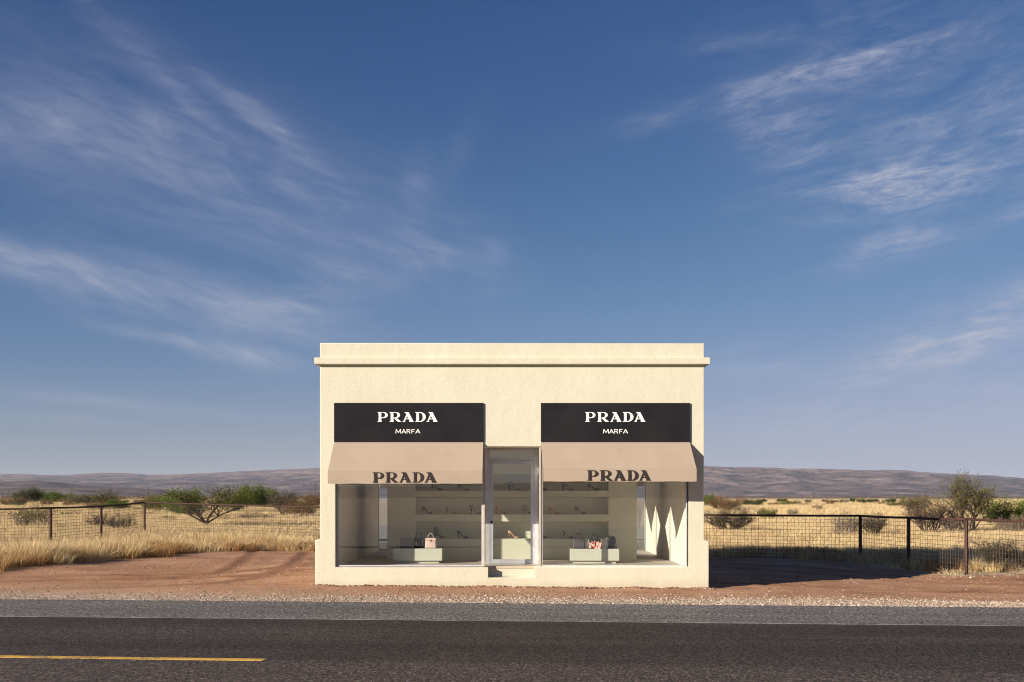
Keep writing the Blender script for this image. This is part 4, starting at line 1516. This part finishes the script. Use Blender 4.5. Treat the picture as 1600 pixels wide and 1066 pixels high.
shrub(418, 793, 763, 40, 'dense', 'green', 'bark', 'green shrub overlapping the right side of the tallest rounded one', group=G_L)
shrub(444, 806, 765, 66, 'open', 'greygreen', 'bark', 'grey olive shrub with dark stems close to the shop', group=G_L)
shrub(470, 807, 778, 60, 'bush2', 'brownleaf', 'bark', 'brown shrub with dark stems beside the left corner of the shop', group=G_L)
shrub(492, 795, 770, 40, 'bush', 'brownleaf', 'bark', 'dull brown shrub partly hidden by the left shop wall', group=G_L)
shrub(400, 818, 800, 70, 'open2', 'brownleaf', 'palebark', 'low grey brown shrub in the grass right of the mesquite trunk', group=G_L)
# right of the shop
shrub(1133, 800, 774, 58, 'bush', 'brownleaf', 'bark', 'reddish brown shrub nearest the right corner of the shop', group=G_R)
shrub(1106, 790, 772, 26, 'dense', 'green', 'bark', 'small green shrub peeping out behind the right shop wall', group=G_R)
shrub(1143, 834, 793, 92, 'open', 'greygreen', 'bark', 'wide dark stemmed shrub behind the fence right of the shop', group=G_R)
shrub(1176, 793, 779.5, 32, 'dense', 'darkgreen', 'bark', 'small dark green mound on the right plain', group=G_R)
shrub(1198, 808, 793, 32, 'bush', 'olive', 'bark', 'low olive shrub above the fence rail right of the shop', group=G_R)
shrub(1232, 794, 781, 28, 'bush', 'olive', 'bark', 'olive shrub far out in the middle of the right plain', group=G_R)
shrub(1238, 807, 794, 20, 'open', 'greygreen', 'palebark', 'pale thin shrub just above the fence rail', group=G_R)
shrub(1277, 801, 787, 20, 'open2', 'brownleaf', 'bark', 'small brown shrub beneath a far pole on the right plain', group=G_R)
shrub(1255, 792, 785, 22, 'bush2', 'brownleaf', 'bark', 'flat brown shrub right of the olive one far out on the right', group=G_R)
shrub(1210, 791, 784, 20, 'bush2', 'brownleaf', 'bark', 'flat brown shrub left of the olive one far out on the right', group=G_R)
shrub(1322, 839, 797, 54, 'open2', 'greygreen', 'palebark', 'grey green shrub left of the corner fence post on the right', group=G_R)
shrub(1366, 838, 800, 46, 'open', 'greygreen', 'bark', 'grey green shrub right of the corner fence post on the right', group=G_R)
shrub(1400, 797, 784, 30, 'bush', 'olive', 'bark', 'low olive shrub left of the wide twiggy one', group=G_R)
shrub(1428, 803, 774, 44, 'bush', 'olive', 'bark', 'olive shrub with leafy top rising over the right fence', group=G_R)
shrub(1452, 835, 773, 96, 'open2', 'brownleaf', 'bark', 'wide twiggy shrub fanning out left of the tall mesquite', group=G_R)
shrub(1516, 833, 741, 104, 'tallmesquite', 'olive', 'bark', 'tallest open mesquite on the right, rising above the hills', name='mesquite_tree', cat='tree', group=G_R)
shrub(1488, 834, 790, 66, 'bare', 'brownleaf', 'bark', 'tangle of bare stems at the foot of the tall mesquite', group=G_R)
shrub(1578, 830, 779, 76, 'dense', 'green', 'bark', 'bright green leafy shrub at the right edge', group=G_R)
shrub(1585, 836, 803, 60, 'open2', 'brownleaf', 'palebark', 'dry brown shrub under the bright green one at the right edge', group=G_R)
shrub(1556, 887, 838, 84, 'open', 'darkgreen', 'bark', 'dark low shrub just behind the fence at the right edge', Y=5.3, group=G_R)
shrub(1602, 884, 842, 50, 'open2', 'darkgreen', 'palebark', 'dark shrub cut by the right edge of the view', Y=5.4, group=G_R)

# small far shrubs: one mesh each
def joined(key, leaf):
    sm, lm = proto(key)
    bm = bmesh.new()
    bm.from_mesh(sm)
    n0 = len(bm.faces)
    bm.from_mesh(lm)
    bm.faces.ensure_lookup_table()
    # thin out: these are a few pixels tall
    R = random.Random(4)
    kill = [f for i, f in enumerate(bm.faces) if (i >= n0 and R.random() < 0.75)]
    bmesh.ops.delete(bm, geom=kill, context='FACES')
    for f in bm.faces:
        if len(f.verts) == 4 and len(f.edges[0].link_faces) == 1 and len(f.edges[1].link_faces) == 1:
            c = f.calc_center_median()
            for v in f.verts:
                v.co = c + (v.co - c) * 2.0
    me = bpy.data.meshes.new('small_shrub')
    bm.to_mesh(me)
    bm.free()
    me.materials.append(M[leaf])
    return me
SMALL = [joined('bush', 'olive'), joined('bush2', 'brownleaf'), joined('dense', 'darkgreen'), joined('bush2', 'greygreen')]
R = random.Random(17)
cnt = 0
def small_shrub(px, ybase, hpx, wpx, which):
    Y = solve_depth(ybase)
    D = Y - CAMY
    x = (px - 800) / F * D
    zones = ((80, 'left of the leftmost fence post'), (158, 'between the two leftmost fence posts'),
             (226, 'left of the third fence post'), (331, 'just left of the mesquite trunk'),
             (800, 'between mesquite trunk and shop'), (1271, 'between shop and middle far pole'),
             (1346, 'between middle far pole and corner post'), (9999, 'right of the right corner post'))
    zone = next(t_ for lim, t_ in zones if px < lim)
    hue = ('olive', 'brown', 'dark green', 'grey green')[which]
    o = bpy.data.objects.new('small_shrub', SMALL[which])
    COL.objects.link(o)
    o.location = (x, Y, gz(x, Y) - 0.05)
    o.rotation_euler = (0, 0, R.uniform(0, 6.28))
    o.scale = (wpx / F * D, wpx / F * D, hpx / F * D)
    tag(o, 'small far %s shrub %s' % (hue, zone), 'shrub', 'small far %s shrubs %s' % (hue, zone))
for px, yb in ((1189, 787), (1222, 787), (1246, 788), (1263, 787.5), (1289, 787), (1298, 789), (1303, 787), (1312, 787), (1318, 788), (1332, 787), (1345, 788), (1352, 786.5), (1364, 787.5), (1378, 789), (1384, 787), (1392, 788)):
    small_shrub(px, yb, R.uniform(5, 10), R.uniform(9, 20), R.choice((0, 1, 2, 3)))
for px, yb in ((1165, 812), (1215, 818), (1262, 815), (1290, 806), (1340, 812)):
    small_shrub(px, yb, R.uniform(4, 7), R.uniform(10, 18), R.choice((1, 3)))
for _ in range(46):
    small_shrub(R.uniform(0, 500), R.uniform(785.5, 793), R.uniform(4, 11), R.uniform(14, 30), R.choice((0, 1, 1, 2, 3)))
for px, yb in ((110, 806), (205, 808), (228, 806), (262, 814), (350, 816), (440, 818), (470, 815)):
    small_shrub(px, yb, R.uniform(6, 11), R.uniform(20, 34), R.choice((1, 3)))

# far scrub belts that read as one mass along the foot of the hills
def belt(name, px0, px1, D, ztop, leaf, dens, seed, thin=1.0):
    Rr = random.Random(seed)
    vs, fs = [], []
    px = px0
    while px < px1:
        d = D * Rr.uniform(0.94, 1.06)
        x = (px - 800) / F * d
        z = 0.95 * (1 - exp(-(d - 36) / 95)) 
        h = ztop * Rr.uniform(0.5, 1.1)
        wd = h * Rr.uniform(0.8, 2.0) * thin
        for k in range(5):
            c = Vector((x + Rr.gauss(0, wd * 0.5), d + CAMY + Rr.gauss(0, wd * 0.5), z + h * Rr.uniform(0.2, 0.9)))
            s = h * 0.35
            i0 = len(vs)
            for _ in range(3):
                vs.append(tuple(c + Vector((Rr.uniform(-1, 1), Rr.uniform(-1, 1), Rr.uniform(-0.7, 0.7))) * s))
            fs.append((i0, i0 + 1, i0 + 2))
        px += dens
    return kind(raw(name, vs, fs, M[leaf]), 'stuff')
belt('far_scrub', 1060, 1700, 900, 1.9, 'brownleaf', 0.35, 4)
belt('far_scrub', -60, 540, 420, 1.7, 'brownleaf', 0.5, 5)
belt('far_scrub', 1060, 1700, 560, 0.8, 'greygreen', 0.9, 6)
# ------------------------------------------------------------------ scattered stuff (geometry-node instances)
def proto_collection(name, meshes):
    c = bpy.data.collections.new(name)
    for i, me in enumerate(meshes):
        c.objects.link(bpy.data.objects.new(name, me))
    return c

def scatter(name, pts, coll):
    """pts: (x, y, z, scale, height scale, rotation, tilt)"""
    me = bpy.data.meshes.new(name)
    me.from_pydata([p[:3] for p in pts], [], [])
    for nm, i in (('sx', 3), ('sz', 4), ('rz', 5), ('rx', 6)):
        at = me.attributes.new(nm, 'FLOAT', 'POINT')
        at.data.foreach_set('value', [p[i] for p in pts])
    o = bpy.data.objects.new(name, me)
    COL.objects.link(o)
    g = bpy.data.node_groups.new(name, 'GeometryNodeTree')
    g.interface.new_socket('Geometry', in_out='INPUT', socket_type='NodeSocketGeometry')
    g.interface.new_socket('Geometry', in_out='OUTPUT', socket_type='NodeSocketGeometry')
    gi = g.nodes.new('NodeGroupInput')
    go = g.nodes.new('NodeGroupOutput')
    ip = g.nodes.new('GeometryNodeInstanceOnPoints')
    ci = g.nodes.new('GeometryNodeCollectionInfo')
    ci.inputs['Collection'].default_value = coll
    ci.inputs['Separate Children'].default_value = True
    ci.inputs['Reset Children'].default_value = True
    ip.inputs['Pick Instance'].default_value = True
    def attr(nm):
        n = g.nodes.new('GeometryNodeInputNamedAttribute')
        n.data_type = 'FLOAT'
        n.inputs['Name'].default_value = nm
        return n.outputs['Attribute']
    cx = g.nodes.new('ShaderNodeCombineXYZ')
    g.links.new(attr('rx'), cx.inputs[0])
    g.links.new(attr('rz'), cx.inputs[2])
    e2r = g.nodes.new('FunctionNodeEulerToRotation')
    g.links.new(cx.outputs[0], e2r.inputs[0])
    cs_ = g.nodes.new('ShaderNodeCombineXYZ')
    g.links.new(attr('sx'), cs_.inputs[0])
    g.links.new(attr('sx'), cs_.inputs[1])
    g.links.new(attr('sz'), cs_.inputs[2])
    rnd = g.nodes.new('FunctionNodeRandomValue')
    rnd.data_type = 'INT'
    for s in rnd.inputs:
        if s.type == 'INT' and s.name == 'Max':
            s.default_value = len(coll.objects) - 1
        if s.type == 'INT' and s.name == 'Min':
            s.default_value = 0
    iout = [s for s in rnd.outputs if s.type == 'INT'][0]
    g.links.new(gi.outputs[0], ip.inputs['Points'])
    g.links.new(ci.outputs[0], ip.inputs['Instance'])
    g.links.new(iout, ip.inputs['Instance Index'])
    g.links.new(e2r.outputs[0], ip.inputs['Rotation'])
    g.links.new(cs_.outputs[0], ip.inputs['Scale'])
    g.links.new(ip.outputs[0], go.inputs[0])
    md = o.modifiers.new('scatter', 'NODES')
    md.node_group = g
    return kind(o, 'stuff')

M['straw'] = leafy('dry_straw_grass', (0.46, 0.335, 0.165), (0.75, 0.60, 0.355), 0.3)
M['rustgrass'] = leafy('rusty_dry_grass', (0.28, 0.15, 0.06), (0.52, 0.33, 0.14), 0.25)
def clump(seed, nb, h, spread, wid, m, lean=0.45):
    Rr = random.Random(seed)
    vs, fs = [], []
    for _ in range(nb):
        a = Rr.uniform(0, 2 * pi)
        rr = spread * sqrt(Rr.random())
        b = Vector((rr * cos(a), rr * sin(a), -0.02))
        hh = h * Rr.uniform(0.5, 1.15)
        le = Vector((cos(a + Rr.uniform(-.9, .9)), sin(a + Rr.uniform(-.9, .9)), 0)) * hh * lean * Rr.uniform(0.2, 1.2)
        t = Rr.uniform(0, pi)
        sd_ = Vector((cos(t), sin(t), 0)) * wid * Rr.uniform(0.6, 1.3)
        m1 = b + le * 0.35 + Vector((0, 0, hh * 0.55))
        tip = b + le + Vector((0, 0, hh))
        i = len(vs)
        vs += [tuple(b - sd_), tuple(b + sd_), tuple(m1 + sd_ * 0.8), tuple(m1 - sd_ * 0.8), tuple(tip)]
        fs += [(i, i + 1, i + 2, i + 3), (i + 3, i + 2, i + 4)]
    me = bpy.data.meshes.new('grass_clump')
    me.from_pydata(vs, [], fs)
    me.materials.append(m)
    return me
tallc = proto_collection('tall_grass_clumps', [clump(1, 70, 0.62, 0.20, 0.0055, M['straw']), clump(2, 60, 0.55, 0.22, 0.006, M['straw'], 0.7), clump(3, 60, 0.50, 0.18, 0.006, M['rustgrass'], 0.6), clump(7, 70, 0.66, 0.22, 0.005, M['straw'], 0.35)])
midc = proto_collection('plain_grass_clumps', [clump(4, 60, 0.34, 0.26, 0.008, M['straw'], 0.6), clump(5, 50, 0.30, 0.28, 0.009, M['straw'], 0.8), clump(6, 50, 0.40, 0.24, 0.008, M['straw'], 0.5)])
rustc = proto_collection('rusty_grass_clumps', [clump(8, 80, 0.40, 0.26, 0.006, M['rustgrass'], 0.9), clump(9, 70, 0.34, 0.30, 0.006, M['rustgrass'], 1.1)])

R = random.Random(101)
pts_t, pts_m, pts_r = [], [], []
def clear_of_shop(x, y):
    return not (-4.2 < x < 4.2 and -0.4 < y < 5.1)
# tall bank of grass at the left edge and along the fences
tries = 0
while tries < 26000:
    tries += 1
    x = R.uniform(-26, -5.5)
    y = R.uniform(-0.6, 22)
    s = sdist(DIRT, x, y)
    if s > -0.05 + 0.5 * noise.noise(Vector((x, y, 4))) or road_v(x, y) < 0.9:
        continue
    edge = exp(-((s + 0.9) / 1.3) ** 2)
    tuft = noise.noise(Vector((x * 0.9, y * 0.9, 12)))
    p = 0.30 + 0.60 * edge + 0.5 * tuft
    if x > -10.3:
        p *= 0.45
    if R.random() > p:
        continue
    hh = R.uniform(0.40, 1.0) * (0.42 + 0.40 * edge) * (1 + 0.7 * tuft)
    if x > -10.5:
        hh *= 0.7
    pts_t.append((x, y, gz(x, y), R.uniform(0.7, 1.3), hh, R.uniform(0, 6.28), R.gauss(0, 0.20)))
for _ in range(2600):
    x = R.uniform(4, 22)
    y = R.uniform(0.3, 15)
    s = sdist(DIRT, x, y)
    if s > -0.15 + 0.4 * noise.noise(Vector((x, y, 4))) or road_v(x, y) < 2.4:
        continue
    hh = R.uniform(0.35, 0.7)
    if x > 10.2 and y < 5:
        hh *= 0.35
        if R.random() < 0.75:
            continue
    pts_t.append((x, y, gz(x, y), R.uniform(0.7, 1.1), hh, R.uniform(0, 6.28), R.gauss(0, 0.12)))
# open plain, thinning with distance
def plain(n, d0, d1, sc, keep):
    for _ in range(n):
        D = sqrt(R.uniform(d0 * d0, d1 * d1))
        px = R.uniform(-60, 1660)
        x = (px - 800) / F * D
        y = D + CAMY
        if sdist(DIRT, x, y) > -0.2:
            continue
        dn = noise.noise(Vector((x * 0.09, y * 0.09, 2.0)))
        if R.random() > keep + 0.5 * dn:
            continue
        if 480 < px < 1120 and not (y < 12):
            if R.random() < 0.8:
                continue
        s = R.uniform(0.7, 1.2) * sc
        pts_m.append((x, y, gz(x, y), s, R.uniform(0.6, 1.2) * (0.85 + 0.4 * dn) * min(sc, 1.25), R.uniform(0, 6.28), R.gauss(0, 0.1)))
plain(26000, 28, 62, 1.0, 0.7)
plain(22000, 62, 130, 1.35, 0.7)
plain(14000, 130, 330, 2.2, 0.7)
# rusty clumps at the front of the left bank and dry tumbles before the back fence
for _ in range(1500):
    x = R.uniform(-16, -6)
    y = R.uniform(0.2, 13.5)
    s = sdist(DIRT, x, y)
    if s < -1.3 or s > 0.12:
        continue
    if R.random() < 0.55:
        pts_r.append((x, y, gz(x, y), R.uniform(0.6, 1.2), R.uniform(0.5, 1.1), R.uniform(0, 6.28), R.gauss(0, 0.15)))
for px, py, n_ in ((338, 858, 26), (350, 856, 16), (405, 858, 22), (418, 859, 12), (1262, 866, 16), (1380, 872, 14), (1290, 868, 14), (1195, 864, 12), (1455, 884, 5), (265, 868, 16), (240, 872, 10)):
    D = 1.72 * F / (py - HOR)
    for _ in range(n_):
        x = (px - 800) / F * D + R.gauss(0, 0.28)
        y = D + CAMY + R.gauss(0, 0.22)
        pts_r.append((x, y, gz(x, y), R.uniform(0.6, 1.1), R.uniform(0.6, 1.25), R.uniform(0, 6.28), R.gauss(0, 0.2)))
scatter('tall_dry_grass', pts_t, tallc)
scatter('dry_grass', pts_m, midc)
scatter('rusty_grass', pts_r, rustc)

# stones
def stone_mat(name, stops):
    m, n, b = principled(name)
    b.inputs['Roughness'].default_value = 0.9
    oi = n.node('ShaderNodeObjectInfo')
    n.link(n.ramp(oi.outputs['Random'], stops), b.inputs['Base Color'])
    return m
M['stone'] = stone_mat('mixed_gravel', [(0.0, (0.13, 0.085, 0.06)), (0.35, (0.30, 0.215, 0.155)), (0.7, (0.37, 0.29, 0.22)), (1.0, (0.53, 0.46, 0.385))])
M['clod'] = stone_mat('brown_clods', [(0.0, (0.12, 0.07, 0.045)), (0.7, (0.25, 0.15, 0.095)), (1.0, (0.42, 0.32, 0.24))])
def stone_mesh(seed, m):
    Rr = random.Random(seed)
    bm = bmesh.new()
    bmesh.ops.create_icosphere(bm, subdivisions=1, radius=1.0)
    for v in bm.verts:
        v.co = Vector((v.co.x * Rr.uniform(.7, 1.2), v.co.y * Rr.uniform(.7, 1.2), v.co.z * Rr.uniform(.45, .85)))
    me = bpy.data.meshes.new('stone')
    bm.to_mesh(me)
    bm.free()
    me.materials.append(m)
    return me
gravc = proto_collection('gravel_stones', [stone_mesh(i, M['stone']) for i in range(4)])
clodc = proto_collection('dirt_clods', [stone_mesh(10 + i, M['clod']) for i in range(3)])
pg, pc = [], []
for _ in range(46000):
    x = R.uniform(-14, 14)
    v = abs(R.gauss(0, 0.85)) - 0.06
    wide = 0.55 + 0.5 * smooth01(-6, 8, x)
    v *= wide
    y = v / cos(ROAD_A) - 3.1 - ROAD_T * x
    if not clear_of_shop(x, y):
        continue
    s = min(0.027, 0.005 + R.expovariate(1 / 0.0052))
    pg.append((x, y, (gz(x, y) if v > 0 else 0.004) + s * 0.15, s, s, R.uniform(0, 6.28), R.uniform(-.3, .3)))
for _ in range(2600):
    x = R.uniform(-14, 14)
    y = R.uniform(-2.6, 9)
    if not clear_of_shop(x, y) or sdist(DIRT, x, y) < -0.3:
        continue
    s = min(0.024, 0.005 + R.expovariate(1 / 0.004))
    pg.append((x, y, gz(x, y) + s * 0.1, s, s, R.uniform(0, 6.28), R.uniform(-.3, .3)))
for _ in range(200):          # bigger stones kicked up by the right fence and the verge
    x, y = R.gauss(11.6, 1.3), R.gauss(3.0, 0.7)
    s = R.uniform(0.010, 0.034)
    pg.append((x, y, gz(x, y) + s * 0.1, s, s, R.uniform(0, 6.28), R.uniform(-.3, .3)))
for _ in range(2200):         # crumbled edge along the foot of the shop front
    x = R.uniform(-3.95, 3.98)
    y = -0.02 - abs(R.gauss(0, 0.10))
    hump = max(0.0, noise.noise(Vector((x * 1.7, 0, 6.0))))
    if R.random() > 0.25 + hump * 1.6:
        continue
    s = R.uniform(0.008, 0.036)
    pc.append((x, y, gz(x, y) + s * 0.2, s, s * 0.9, R.uniform(0, 6.28), R.uniform(-.3, .3)))
for _ in range(3000):
    x = R.uniform(-14, 14)
    y = R.uniform(-2.4, 8)
    if not clear_of_shop(x, y) or sdist(DIRT, x, y) < 0:
        continue
    s = R.uniform(0.008, 0.028)
    pc.append((x, y, gz(x, y) + s * 0.2, s, s * 0.8, R.uniform(0, 6.28), R.uniform(-.3, .3)))
scatter('gravel', pg, gravc)
scatter('dirt_clods', pc, clodc)
